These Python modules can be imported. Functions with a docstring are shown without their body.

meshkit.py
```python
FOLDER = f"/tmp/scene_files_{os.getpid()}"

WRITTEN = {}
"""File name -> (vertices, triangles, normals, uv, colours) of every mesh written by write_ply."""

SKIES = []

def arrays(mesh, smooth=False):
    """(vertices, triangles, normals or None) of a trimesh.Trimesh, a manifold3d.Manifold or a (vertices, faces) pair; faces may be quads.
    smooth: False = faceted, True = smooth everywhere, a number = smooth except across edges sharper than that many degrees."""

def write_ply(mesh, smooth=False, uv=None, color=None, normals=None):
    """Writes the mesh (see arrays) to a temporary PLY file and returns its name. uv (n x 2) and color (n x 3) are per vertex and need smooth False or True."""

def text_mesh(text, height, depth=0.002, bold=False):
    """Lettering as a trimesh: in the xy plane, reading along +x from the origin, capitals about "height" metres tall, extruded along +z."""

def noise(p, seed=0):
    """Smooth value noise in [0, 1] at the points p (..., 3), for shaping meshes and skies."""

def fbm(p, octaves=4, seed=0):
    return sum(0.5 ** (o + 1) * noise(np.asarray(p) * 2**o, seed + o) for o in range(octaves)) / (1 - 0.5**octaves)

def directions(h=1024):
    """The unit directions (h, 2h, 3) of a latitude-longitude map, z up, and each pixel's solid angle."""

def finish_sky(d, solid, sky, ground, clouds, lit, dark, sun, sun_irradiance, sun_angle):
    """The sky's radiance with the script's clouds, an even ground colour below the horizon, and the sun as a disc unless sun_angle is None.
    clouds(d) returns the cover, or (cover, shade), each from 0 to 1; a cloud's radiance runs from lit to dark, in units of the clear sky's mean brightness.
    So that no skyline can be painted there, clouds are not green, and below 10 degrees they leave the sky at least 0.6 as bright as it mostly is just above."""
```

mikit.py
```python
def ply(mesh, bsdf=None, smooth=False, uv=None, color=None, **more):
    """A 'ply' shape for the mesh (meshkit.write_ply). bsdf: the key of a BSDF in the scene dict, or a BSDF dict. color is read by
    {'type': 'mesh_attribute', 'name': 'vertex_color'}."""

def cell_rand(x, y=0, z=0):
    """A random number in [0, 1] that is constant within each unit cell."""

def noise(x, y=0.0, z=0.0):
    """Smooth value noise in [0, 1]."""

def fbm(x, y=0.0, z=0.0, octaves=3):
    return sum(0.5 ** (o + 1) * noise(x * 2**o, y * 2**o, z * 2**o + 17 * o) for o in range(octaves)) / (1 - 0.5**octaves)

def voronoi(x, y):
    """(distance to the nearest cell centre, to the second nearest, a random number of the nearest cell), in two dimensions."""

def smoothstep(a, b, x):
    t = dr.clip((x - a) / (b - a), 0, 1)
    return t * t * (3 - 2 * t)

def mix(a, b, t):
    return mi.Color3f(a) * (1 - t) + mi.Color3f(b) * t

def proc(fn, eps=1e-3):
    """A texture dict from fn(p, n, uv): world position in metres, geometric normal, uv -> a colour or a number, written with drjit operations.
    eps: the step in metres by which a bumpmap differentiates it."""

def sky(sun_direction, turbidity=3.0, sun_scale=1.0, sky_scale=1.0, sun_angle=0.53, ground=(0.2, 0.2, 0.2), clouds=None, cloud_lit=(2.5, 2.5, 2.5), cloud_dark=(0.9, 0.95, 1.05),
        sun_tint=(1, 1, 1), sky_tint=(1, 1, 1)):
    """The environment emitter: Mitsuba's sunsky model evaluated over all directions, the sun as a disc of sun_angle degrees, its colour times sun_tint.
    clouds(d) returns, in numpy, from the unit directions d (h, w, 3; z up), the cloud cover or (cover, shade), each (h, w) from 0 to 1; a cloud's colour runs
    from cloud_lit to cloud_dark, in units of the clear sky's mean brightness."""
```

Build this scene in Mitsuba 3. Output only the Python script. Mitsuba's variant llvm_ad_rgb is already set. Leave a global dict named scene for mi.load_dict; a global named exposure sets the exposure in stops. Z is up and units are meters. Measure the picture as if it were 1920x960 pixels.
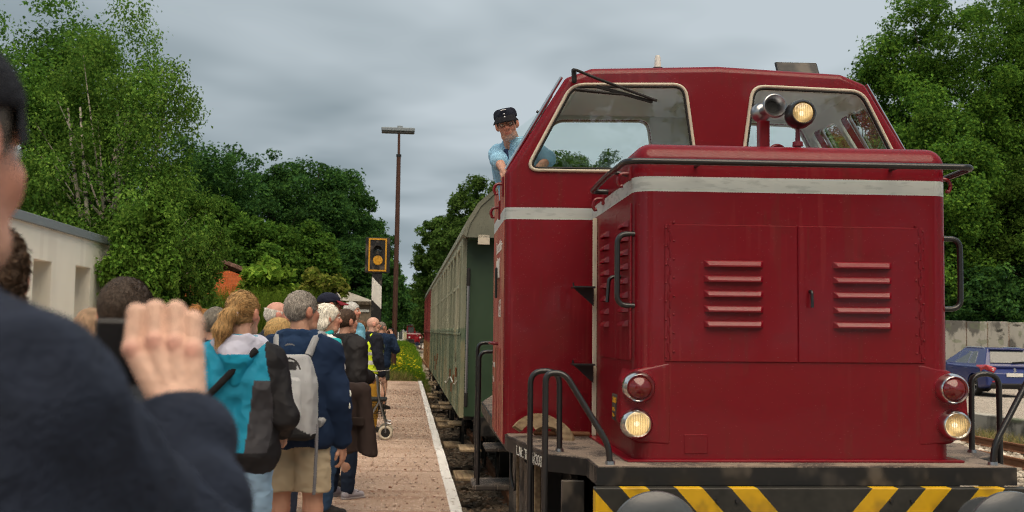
import math, random
import numpy as np, trimesh, manifold3d as m3d
import drjit as dr, mitsuba as mi, mikit, meshkit
from shapely.geometry import Polygon, box as sbox
from mikit import proc, noise, fbm, voronoi, smoothstep, mix, cell_rand

# ------------------------------------------------------------------ camera, sky, exposure
scene, labels = {}, {}
V = np.array
PI = math.pi
T = mi.ScalarTransform4f
FW, RT, DN = V([.08552638, .99436366, .06265893]), V([.99632144, -.08569477, 0]), V([.00536954, .06242843, -.998035])
ROLL, EYE = .020, V([0, 0, 2.0])
UP = -(math.sin(ROLL) * RT + math.cos(ROLL) * DN)
scene['camera'] = {'type': 'thinlens', 'fov': 45.655, 'fov_axis': 'x', 'aperture_radius': .0042, 'focus_distance': 9.0, 'near_clip': .05, 'far_clip': 3000.0,
                   'to_world': T().look_at(origin=EYE.tolist(), target=(EYE + FW).tolist(), up=UP.tolist())}
exposure = 3.2


def clouds(d):
    """An overcast of broad grey rolls with paler breaks between them."""
    z = np.maximum(d[..., 2], 0) + .10
    p = np.stack([d[..., 0] / z, d[..., 1] / z, z * 0], -1)
    w = meshkit.fbm(p * .9 + 31, 3, seed=2)[..., None] * V([.7, .5, 0])
    a = meshkit.fbm((p + w) * V([.60, .52, 1]) + 5.3, 4, seed=4)
    b = meshkit.fbm((p + w) * V([1.9, 1.7, 1]) + 11.0, 4, seed=9)
    s = np.clip((.80 * a + .20 * b - .42) / .15, 0, 1)
    s = s * (.45 + .55 * np.clip(d[..., 2] / .11, 0, 1))     # overcast thins to paler cloud low down, all round
    return np.ones(d.shape[:2]), s


scene['sky'] = mikit.sky((.04, -.58, 1.0), turbidity=3, sun_scale=.28, sun_angle=64, sky_scale=1.0, clouds=clouds,
                         cloud_lit=(.60, .68, .73), cloud_dark=(.25, .32, .36), sun_tint=(1, .985, .965))

# ------------------------------------------------------------------ helpers
def uniq(name, parent=None):
    base = name if parent is None else parent + '__' + name
    if base not in used:
        used.add(base)
        return base
    k = 1
    while f'{base}_{k:03d}' in used:
        k += 1
    used.add(f'{base}_{k:03d}')
    return f'{base}_{k:03d}'


used = set()


def tag(key, label=None, cat=None, group=None, kind=None):
    d = {k: v for k, v in (('label', label), ('category', cat), ('group', group), ('kind', kind)) if v}
    if d:
        labels[key] = d
    return key


def thing(name, label, cat, group=None):
    return tag(uniq(name), label, cat, group)


LEAN, CANT = -.0185, .0109


def stand(v):
    """The locomotive on its track: drawn on its own axes, it stands one degree askew and leans outwards on its springs."""
    v = V(v, float)
    x, y, z = v[..., 0] - XC, (v[..., 1] - 6.42) * 1.136, (v[..., 2] - 2) * .966
    c, sn = math.cos(LEAN), math.sin(LEAN)
    X, Y = x * c - y * sn, x * sn + y * c
    return np.stack([X + 2.0968 - CANT * z, Y + 6.44, z + 2 + CANT * X], -1)


def own(p):
    """Back from world to the locomotive's own axes, for its paint."""
    z = (p.z - 2 - CANT * (p.x - 2.0968)) / .966
    X, Y = p.x - 2.0968 + CANT * .966 * z, p.y - 6.44
    c, sn = math.cos(LEAN), math.sin(LEAN)
    return mi.Point3f(X * c + Y * sn + XC, (-X * sn + Y * c) / 1.136 + 6.42, z + 2)


STANDS = ('locomotive', 'brake_shoe', 'drawbar')


def placed(name, mesh, more):
    """Bakes a to_world into the locomotive's pieces and stands them on the track."""
    v, f, _ = meshkit.arrays(mesh)
    if 'to_world' in more:
        A = np.array(more.pop('to_world').matrix, float)
        v = v @ A[:3, :3].T + A[:3, 3]
    return stand(v), f


def put(name, mesh, bsdf, parent=None, smooth=False, color=None, label=None, cat=None, group=None, kind=None, **more):
    key = uniq(name, parent)
    if key.startswith(STANDS):
        mesh = placed(key, mesh, more)
    if color is not None:
        v, f, _ = meshkit.arrays(mesh)
        mesh = (v, f)
        color = np.asarray(color, float)
        if color.ndim == 1:
            color = np.tile(color, (len(v), 1))
        if smooth not in (True, False):
            m, idx = split(v, f, smooth)
            color, mesh, smooth = color[idx], m, True
    scene[key] = mikit.ply(mesh, 'mat_' + bsdf, smooth=smooth, color=color, **more)
    return tag(key, label, cat, group, kind)


def split(v, f, angle):
    """Splits vertices at edges sharper than angle; returns the mesh and the source index of each vertex."""
    m = trimesh.Trimesh(v, f, process=False)
    sm = trimesh.graph.smooth_shade(m, angle=np.radians(angle), facet_minarea=None)
    src = np.zeros(len(sm.vertices), int)
    from scipy.spatial import cKDTree
    src = cKDTree(v).query(sm.vertices)[1]
    return (np.array(sm.vertices), np.array(sm.faces)), src


def share(name, like, parent, to_world):
    key = uniq(name, parent)
    if key.startswith(STANDS):
        m, b, sm = like
        scene[key] = mikit.ply(placed(key, m, {'to_world': to_world}), b, smooth=sm)
    else:
        scene[key] = {**scene[like], 'to_world': to_world}
    return key


def cat(ms):
    vs, fs, n = [], [], 0
    for m in ms:
        v, f, _ = meshkit.arrays(m)
        vs.append(v)
        fs.append(f + n)
        n += len(v)
    return np.vstack(vs), np.vstack(fs)


def catc(mcs):
    """Joins (mesh, colour) pairs: mesh and per-vertex colours."""
    cols = []
    for m, c in mcs:
        n = len(meshkit.arrays(m)[0])
        c = np.asarray(c, float)
        cols.append(np.tile(c, (n, 1)) if c.ndim == 1 else c)
    return cat([m for m, _ in mcs]), np.vstack(cols)


def mv(m, t=(0, 0, 0), rz=0., s=1., M=None):
    v, f, _ = meshkit.arrays(m)
    v = v * s
    if M is not None:
        v = v @ np.asarray(M, float).T
    c, sn = math.cos(rz), math.sin(rz)
    v = v @ V([[c, sn, 0], [-sn, c, 0], [0, 0, 1]]) + t
    return v, (f[:, ::-1] if M is not None and np.linalg.det(M) < 0 else f)


def frame(m, o, ex, ey):
    ex, ey = V(ex, float), V(ey, float)
    return mv(m, o, M=np.stack([ex, ey, np.cross(ex, ey)], 1))


def man(m):
    return m if isinstance(m, m3d.Manifold) else m3d.Manifold(m3d.Mesh(V(meshkit.arrays(m)[0], np.float32), V(meshkit.arrays(m)[1], np.uint32)))


def bx(x0, x1, y0, y1, z0, z1):
    return mv(trimesh.creation.box((abs(x1 - x0), abs(y1 - y0), abs(z1 - z0))), ((x0 + x1) / 2, (y0 + y1) / 2, (z0 + z1) / 2))


def rhull(pts, r, seg=16):
    """Hull of spheres: pts n x 3, r one or n radii."""
    s = meshkit.arrays(m3d.Manifold.sphere(1, seg))[0]
    r = np.broadcast_to(r, (len(pts),))
    return m3d.Manifold.hull_points(np.vstack([s * q + p for p, q in zip(V(pts, float), r)]).astype(np.float32))


def rbox(x0, x1, y0, y1, z0, z1, r, seg=12):
    return rhull([(x, y, z) for x in (x0 + r, x1 - r) for y in (y0 + r, y1 - r) for z in (z0 + r, z1 - r)], r, seg)


def chbox(x0, x1, y0, y1, z0, z1, c=.004):
    """A box with chamfered edges."""
    P = []
    for x, sx in ((x0, 1), (x1, -1)):
        for y, sy in ((y0, 1), (y1, -1)):
            for z, sz in ((z0, 1), (z1, -1)):
                P += [(x, y + sy * c, z + sz * c), (x + sx * c, y, z + sz * c), (x + sx * c, y + sy * c, z)]
    return m3d.Manifold.hull_points(V(P, np.float32))


def tube(pts, r, seg=10, cap=True, closed=False):
    p = V(pts, float)
    n = len(p)
    r = np.broadcast_to(r, (n,)).astype(float)
    t = np.gradient(p, axis=0) if not closed else np.roll(p, -1, 0) - np.roll(p, 1, 0)
    t /= np.linalg.norm(t, axis=1, keepdims=True) + 1e-12
    a = np.cross(t[0], (0, 0, 1) if abs(t[0][2]) < .9 else (1, 0, 0))
    A = []
    for k in range(n):
        a = a - t[k] * (a @ t[k])
        a /= np.linalg.norm(a) + 1e-12
        A.append(a)
    A = V(A)
    B = np.cross(t, A)
    ang = np.arange(seg) * 2 * PI / seg
    v = (p[:, None] + r[:, None, None] * (np.cos(ang)[None, :, None] * A[:, None] + np.sin(ang)[None, :, None] * B[:, None])).reshape(-1, 3)
    f = []
    for k in range(n if closed else n - 1):
        k2 = (k + 1) % n
        for j in range(seg):
            j2 = (j + 1) % seg
            f += [(k * seg + j, k * seg + j2, k2 * seg + j2), (k * seg + j, k2 * seg + j2, k2 * seg + j)]
    if cap and not closed:
        v = np.vstack([v, p[:1], p[-1:]])
        for j in range(seg):
            j2 = (j + 1) % seg
            f += [(n * seg, j2, j), (n * seg + 1, (n - 1) * seg + j, (n - 1) * seg + j2)]
    return v, V(f)


def bend(pts, rad=.05, n=6, closed=False):
    """Polyline with rounded corners."""
    p = [V(q, float) for q in pts]
    out, N = [], len(p)
    for k in range(N):
        if not closed and k in (0, N - 1):
            out.append(p[k])
            continue
        a, b, c = p[k - 1], p[k], p[(k + 1) % N]
        u, w = a - b, c - b
        d = min(rad, np.linalg.norm(u) * .49, np.linalg.norm(w) * .49)
        u, w = b + u / np.linalg.norm(u) * d, b + w / np.linalg.norm(w) * d
        for s in np.linspace(0, 1, n):
            out.append((1 - s) ** 2 * u + 2 * s * (1 - s) * b + s * s * w)
    return V(out)


def lathe(prof, seg=32):
    """Profile (r, h) revolved about z; open profiles stay open."""
    pr = V(prof, float)
    n = len(pr)
    ang = np.arange(seg) * 2 * PI / seg
    v = np.stack([pr[:, :1] * np.cos(ang), pr[:, :1] * np.sin(ang), np.repeat(pr[:, 1:], seg, 1)], -1).reshape(-1, 3)
    f = []
    for k in range(n - 1):
        for j in range(seg):
            j2 = (j + 1) % seg
            f += [(k * seg + j, k * seg + j2, (k + 1) * seg + j2), (k * seg + j, (k + 1) * seg + j2, (k + 1) * seg + j)]
    return v, V(f)


def extrude(poly, h):
    return trimesh.creation.extrude_polygon(poly, h, engine='earcut')


def rpoly(pts, r, n=5):
    """2-D polygon with rounded corners."""
    q = bend([(x, y, 0) for x, y in pts], r, n, closed=True)
    return q[:, :2]


def grid(x0, x1, y0, y1, nx, ny, zf):
    x, y = np.meshgrid(np.linspace(x0, x1, nx + 1), np.linspace(y0, y1, ny + 1), indexing='ij')
    z = zf(x, y) + 0 * x
    i = np.arange((nx + 1) * (ny + 1)).reshape(nx + 1, ny + 1)
    q = np.stack([i[:-1, :-1], i[1:, :-1], i[1:, 1:], i[:-1, 1:]], -1).reshape(-1, 4)
    return np.stack([x, y, z], -1).reshape(-1, 3), np.vstack([q[:, [0, 1, 2]], q[:, [0, 2, 3]]])


def vnoise(v, f=6., seed=0, oct=3):
    return meshkit.fbm(V(v) * f + 50, oct, seed) - .5


def displace(m, amp, freq, seed=0, stretch=(1, 1, 1)):
    v, f, n = meshkit.arrays(m, True)
    return v + n * (amp * 2 * vnoise(v * V(stretch), freq, seed))[:, None], f


# ------------------------------------------------------------------ smooth bodies: distance fields and surface nets
def nets(S, o, h):
    s = S < 0
    nx, ny, nz = S.shape
    acc = np.zeros((nx - 1, ny - 1, nz - 1, 3), np.float32)
    cnt = np.zeros((nx - 1, ny - 1, nz - 1), np.float32)
    corners = [(a, b, c) for a in (0, 1) for b in (0, 1) for c in (0, 1)]
    sl = lambda c: tuple(slice(k, (n - 1 + k)) for k, n in zip(c, S.shape))
    for a in corners:
        for ax in range(3):
            if a[ax] == 0:
                b = list(a)
                b[ax] = 1
                sa, sb = S[sl(a)], S[sl(b)]
                m = (sa < 0) != (sb < 0)
                t = np.where(m, sa / np.where(m, sa - sb, 1), 0)
                for k in range(3):
                    acc[..., k] += m * (a[k] + (t if k == ax else 0))
                cnt += m
    on = cnt > 0
    idx = np.full(cnt.shape, -1)
    idx[on] = np.arange(on.sum())
    base = np.stack(np.nonzero(on), 1)
    v = (base + acc[on] / cnt[on][:, None]) * h + o
    F = []
    for ax in range(3):
        u, w = [(1, 2), (2, 0), (0, 1)][ax]
        A = [slice(1, -1)] * 3
        A[ax] = slice(0, -1)
        B = [slice(1, -1)] * 3
        B[ax] = slice(1, None)
        sa, sb = s[tuple(A)], s[tuple(B)]
        for cond, flip in ((sa & ~sb, False), (~sa & sb, True)):
            e = np.stack(np.nonzero(cond), 1) + 1
            e[:, ax] -= 1
            if not len(e):
                continue
            q = []
            for du, dw in ((-1, -1), (0, -1), (0, 0), (-1, 0)):
                c = e.copy()
                c[:, u] += du
                c[:, w] += dw
                q.append(idx[c[:, 0], c[:, 1], c[:, 2]])
            q = np.stack(q, 1)
            F.append(q[:, ::-1] if flip else q)
    q = np.vstack(F)
    return v, np.vstack([q[:, [0, 1, 2]], q[:, [0, 2, 3]]])


def C(a, b, ra, rb=None, s=None):
    return ('c', V(a, float), V(b, float), ra, ra if rb is None else rb, s)


def E(c, r):
    return ('e', V(c, float), V(r, float))


def field(P, prims, k):
    d = None
    for q in prims:
        if q[0] == 'c':
            _, a, b, ra, rb, s = q
            p = P if s is None else (P - a) / V(s) + a
            bb = b if s is None else (b - a) / V(s) + a
            ba = bb - a
            t = np.clip(((p - a) @ ba) / max(ba @ ba, 1e-9), 0, 1)
            e = np.linalg.norm(p - a - t[..., None] * ba, axis=-1) - (ra + t * (rb - ra))
            if s is not None:
                e = e * min(s)
        else:
            _, c, r = q
            u = (P - c) / r
            l = np.linalg.norm(u, axis=-1)
            e = l * (l - 1) / np.maximum(np.linalg.norm(u / r, axis=-1), 1e-6)
        if d is None:
            d = e
        else:
            h = np.maximum(k - np.abs(d - e), 0) / k
            d = np.minimum(d, e) - h * h * k * .25
    return d


def bounds(prims, pad):
    lo, hi = [], []
    for q in prims:
        if q[0] == 'c':
            r = max(q[3], q[4]) * (max(q[5]) if q[5] is not None else 1)
            lo.append(np.minimum(q[1], q[2]) - r)
            hi.append(np.maximum(q[1], q[2]) + r)
        else:
            lo.append(q[1] - q[2])
            hi.append(q[1] + q[2])
    return np.min(lo, 0) - pad, np.max(hi, 0) + pad


def blob(prims, res, k=.03, cut=None, sub=None, pad=None):
    """Surface of the smooth union of prims; cut(P) >= 0 is removed; sub: prims taken away."""
    lo, hi = bounds(prims, pad or (2.5 * res + k * .3))
    n = np.ceil((hi - lo) / res).astype(int) + 1
    g = np.stack(np.meshgrid(*[lo[i] + res * np.arange(n[i]) for i in range(3)], indexing='ij'), -1).astype(np.float32)
    d = field(g, prims, k)
    if sub:
        d = np.maximum(d, -field(g, sub, k * .5))
    if cut is not None:
        d = np.maximum(d, cut(g))
    d[0], d[-1], d[:, 0], d[:, -1], d[:, :, 0], d[:, :, -1] = [np.maximum(x, .5 * res) for x in (d[0], d[-1], d[:, 0], d[:, -1], d[:, :, 0], d[:, :, -1])]
    return nets(d.astype(np.float32), lo, res)


# ------------------------------------------------------------------ materials
def rgb(*c):
    return {'type': 'rgb', 'value': list(c)}


VC = {'type': 'mesh_attribute', 'name': 'vertex_color'}


def pr(col, rough=.6, spec=.5, metal=0., cc=0., ccg=.9, sheen=0., bump=None, bs=1., two=True):
    """A principled surface; col: a colour, a function or VC; bump: a height function in metres."""
    if callable(col):
        col = proc(col)
    elif not isinstance(col, dict):
        col = rgb(*col)
    b = {'type': 'principled', 'base_color': col, 'roughness': rough, 'specular': spec, 'metallic': metal}
    if cc:
        b |= {'clearcoat': cc, 'clearcoat_gloss': ccg}
    if sheen:
        b |= {'sheen': sheen}
    if bump is not None:
        b = {'type': 'bumpmap', 'arbitrary': proc(bump, eps=.002), 'scale': bs, 'bsdf': b}
    return {'type': 'twosided', 'bsdf': b} if two else b
STRIPE = (2.813, 2.897)
XC, XT = 2.165, 2.085


def red_paint(p, n, uv):
    """Crimson enamel with the pale grey band painted round hood and cab; specks and streaks of dirt with an outline of their own."""
    p = own(p)
    sp = smoothstep(.86, .90, noise(p.x * 130 + p.y * 71, p.y * 130, p.z * 120))
    dull = fbm(p.x * 3 + 9, p.y * 3, p.z * 2.2)
    red = mix((.168, .0002, .0072), (.145, .0003, .0068), dull)
    run = smoothstep(.62, .70, noise(p.x * 38, p.y * 38, 3.0)) * smoothstep(.50, .62, noise(p.x * 9, p.y * 9, p.z * 3.1 + 4))
    red = mix(red, (.115, .020, .014), .25 * run)
    grime = smoothstep(.58, .74, fbm(p.x * 8 + 2, p.y * 8, p.z * 11, octaves=4))
    red = mix(red, (.085, .012, .010), .16 * grime)
    streak = smoothstep(.66, .74, noise(p.x * 60, p.y * 60, p.z * 1.6)) * smoothstep(.45, .6, noise(p.x * 2.1, p.y * 2.1, p.z * 1.1 + 3))
    red = mix(red, (.22, .03, .03), .25 * streak)
    band = mix((.42, .455, .455), (.33, .365, .365), smoothstep(.5, .75, fbm(p.x * 14, p.y * 14, p.z * 40)))
    w = smoothstep(STRIPE[0] - .001, STRIPE[0] + .001, p.z) * (1 - smoothstep(STRIPE[1] - .001, STRIPE[1] + .001, p.z))
    return mix(mix(red, band, w), (.35, .28, .25), sp * .16)


def sheet_bump(p, n, uv):
    return .86 * fbm(p.x * 2.3, p.y * 2.3, p.z * 2.3, octaves=2) + .13 * noise(p.x * 6, p.y * 6, p.z * 6) + .008 * noise(p.x * 40, p.y * 40, p.z * 40)


def cab_side(p, n, uv):
    """The weathered side of the cab: chalked red-brown enamel with vertical runs, pale band."""
    p = own(p)
    run = noise(p.y * 46, p.z * 1.3) * .6 + noise(p.y * 140, p.z * 3) * .4
    red = mix((.30, .050, .040), (.43, .155, .115), smoothstep(.30, .75, run) * .8)
    red = mix(red, (.40, .30, .16), smoothstep(.60, .72, fbm(p.y * 9, p.z * 5)) * .35)
    w = smoothstep(STRIPE[0] - .001, STRIPE[0] + .001, p.z) * (1 - smoothstep(STRIPE[1] - .001, STRIPE[1] + .001, p.z))
    return mix(red, (.47, .50, .50), w)


def black_dusty(p, n, uv):
    return mix((.012, .012, .013), (.085, .072, .060), smoothstep(.48, .78, fbm(p.x * 9, p.y * 9, p.z * 5)))


def deck_col(p, n, uv):
    g = fbm(p.x * 6, p.y * 6, 2.0)
    return mix(mix((.070, .060, .055), (.205, .165, .135), smoothstep(.35, .65, g)), (.33, .26, .2), .5 * smoothstep(.68, .8, noise(p.x * 90, p.y * 90)))


def deck_bump(p, n, uv):
    p = own(p)
    a, b = dr.abs(dr.sin((p.x + p.y) * 70)), dr.abs(dr.sin((p.x - p.y) * 70))
    return dr.maximum(smoothstep(.9, 1, a) * smoothstep(.3, .5, b), smoothstep(.9, 1, b) * smoothstep(.3, .5, a))


def hazard(p, n, uv):
    """Yellow and black chevrons printed on the buffer beam."""
    p = own(p)
    u = dr.abs(p.x - XC) - (p.z - 1.215) * .86
    k = (u - .30) / .281
    yel = smoothstep(.005, .012, k - dr.floor(k)) * (1 - smoothstep(.49, .497, k - dr.floor(k))) * smoothstep(.0, .002, u - .30)
    y = mix((.56, .33, .006), (.36, .21, .010), smoothstep(.4, .8, fbm(p.x * 12, p.z * 9)))
    return mix(mix((.010, .011, .010), (.034, .032, .028), fbm(p.x * 16, p.z * 16)), y, yel)


def platform_col(p, n, uv):
    """Reddish crushed stone raked across the platform."""
    a = fbm(p.x * 1.1, p.y * 2.6, octaves=4)
    g = noise(p.x * 120, p.y * 120)
    g2 = noise(p.x * 45 + 7, p.y * 45)
    rk = noise(p.x * 1.3, p.y * 7.5)
    c = mix((.285, .198, .150), (.405, .310, .250), a)
    c = mix(c, (.165, .115, .09), smoothstep(.60, .72, fbm(p.x * .9 + 12, p.y * .45, octaves=4)) * .5)
    c = mix(c, (.205, .120, .085), smoothstep(.60, .78, rk) * .55)
    c = mix(c, (.13, .085, .06), smoothstep(.70, .82, g) * .45)
    return mix(c, (.60, .50, .43), smoothstep(.72, .84, g2) * .40)


def platform_bump(p, n, uv):
    return noise(p.x * 70, p.y * 70) * .5 + noise(p.x * 170, p.y * 170) * .2 + .3 * noise(p.x * 1.4, p.y * 9)


def edge_col(p, n, uv):
    w = smoothstep(.60, .78, fbm(p.x * 30, p.y * 11, octaves=4))
    return mix(mix((.66, .66, .65), (.54, .53, .51), noise(p.x * 8, p.y * 2)), (.34, .29, .25), w * .8)


def soil_col(p, n, uv):
    a = fbm(p.x * .8, p.y * .8)
    c = mix((.095, .078, .058), (.22, .18, .13), a)
    return mix(c, (.10, .13, .045), smoothstep(.5, .62, fbm(p.x * .35 + 5, p.y * .35)))


def gravel_col(p, n, uv):
    f1, f2, w = voronoi(p.x * 22, p.y * 22)
    return mix(mix((.20, .17, .14), (.45, .41, .36), w), (.08, .065, .05), smoothstep(.12, .02, f2 - f1))


def stucco(p, n, uv):
    st = smoothstep(.55, .75, noise(p.y * 5, p.x * 5, p.z * .6)) * .25
    return mix(mix((.78, .76, .67), (.84, .82, .73), fbm(p.x * 2, p.y * 2, p.z * 2)), (.60, .57, .50), st)


def stucco_b(p, n, uv):
    return noise(p.x * 55, p.y * 55, p.z * 55)


def brick(p, n, uv):
    """Far brickwork: courses 75 mm high, joints pale."""
    r = p.z / .083
    row = dr.floor(r)
    b = (p.x + p.y) / .25 + .5 * (row - 2 * dr.floor(row / 2))
    m = dr.minimum(r - row, 1.0) * 1.0
    joint = dr.maximum(1 - smoothstep(.10, .16, m), 1 - smoothstep(.03, .06, b - dr.floor(b)))
    c = mix((.50, .105, .032), (.66, .19, .07), cell_rand(dr.floor(b), row, 3))
    return mix(c, (.36, .17, .11), joint * .6)


def concrete(p, n, uv):
    st = smoothstep(.46, .62, fbm(p.x * 2.6, p.y * 2.6, p.z * 1.1, octaves=4))
    c = mix((.34, .33, .30), (.12, .118, .11), st)
    c = mix(c, (.055, .055, .05), smoothstep(.62, .74, fbm(p.x * 1.7 + 4, p.y, p.z * 2.2 + 8, octaves=4)))
    return mix(c, (.14, .17, .10), smoothstep(.62, .7, fbm(p.x * 3 + 9, p.y, p.z * 3)) * .5)


def coach_col(p, n, uv):
    """Faded green coach side: chalky vertical streaks; cream-grey faded window band."""
    s = noise(p.y * 5, p.z * .5) * .55 + noise(p.y * 12, p.z * .7) * .45
    g = mix((.105, .145, .095), (.275, .305, .215), smoothstep(.25, .85, s))
    g = mix(g, (.36, .29, .17), smoothstep(.56, .7, fbm(p.y * 2.2, p.z * 2.2 + 5)) * .40)
    up = smoothstep(2.02, 2.06, p.z)
    c = mix((.235, .245, .180), (.375, .375, .285), smoothstep(.2, .8, s))
    return mix(g, c, up * .85)


def coach_red(p, n, uv):
    s = noise(p.y * 8, p.z * .5) * .6 + noise(p.y * 31, p.z * 1.1) * .4
    r = mix((.16, .018, .020), (.29, .068, .062), smoothstep(.2, .85, s))
    return mix(mix(r, (.42, .28, .12), smoothstep(1.75, 1.65, p.z) * .6), r, smoothstep(1.60, 1.8, p.z))


def roof_col(p, n, uv):
    return mix((.10, .11, .085), (.19, .195, .155), fbm(p.x * 3, p.y * 1.2, p.z * 3))


def rust(p, n, uv):
    return mix((.115, .045, .022), (.24, .115, .060), fbm(p.x * 14, p.y * 5, p.z * 8))


def post_paint(p, n, uv):
    return mix((.050, .024, .018), (.095, .044, .032), fbm(p.x * 20, p.y * 20, p.z * 3))


def wood_grey(p, n, uv):
    return mix((.15, .105, .065), (.33, .25, .16), noise(p.x * 60, p.y * 3, p.z * 60))


def bark_col(p, n, uv):
    return mix((.045, .035, .026), (.12, .10, .075), noise(p.x * 18, p.y * 18, p.z * 4))


def birch_col(p, n, uv):
    b = smoothstep(.60, .66, noise(p.x * 5, p.y * 5, p.z * 11))
    return mix((.50, .45, .38), (.05, .045, .04), b)


def tile_col(p, n, uv):
    return mix((.10, .05, .035), (.24, .15, .12), noise(p.x * 9, p.y * 9, p.z * 14))


def hut_col(p, n, uv):
    return mix((.15, .12, .09), (.27, .21, .155), fbm(p.x * 4, p.y * 4, p.z * 2))


def felt_col(p, n, uv):
    return mix((.20, .185, .155), (.33, .31, .27), fbm(p.x * 2, p.y * 2, p.z * 2))


def cloth_bump(p, n, uv):
    return .7 * fbm(p.x * 26, p.y * 26, p.z * 17, octaves=3) + .3 * noise(p.x * 240, p.y * 240, p.z * 240)


def hair_bump(p, n, uv):
    return noise(p.x * 300, p.y * 300, p.z * 60)


def skin_bump(p, n, uv):
    return noise(p.x * 160, p.y * 160, p.z * 160)


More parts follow.
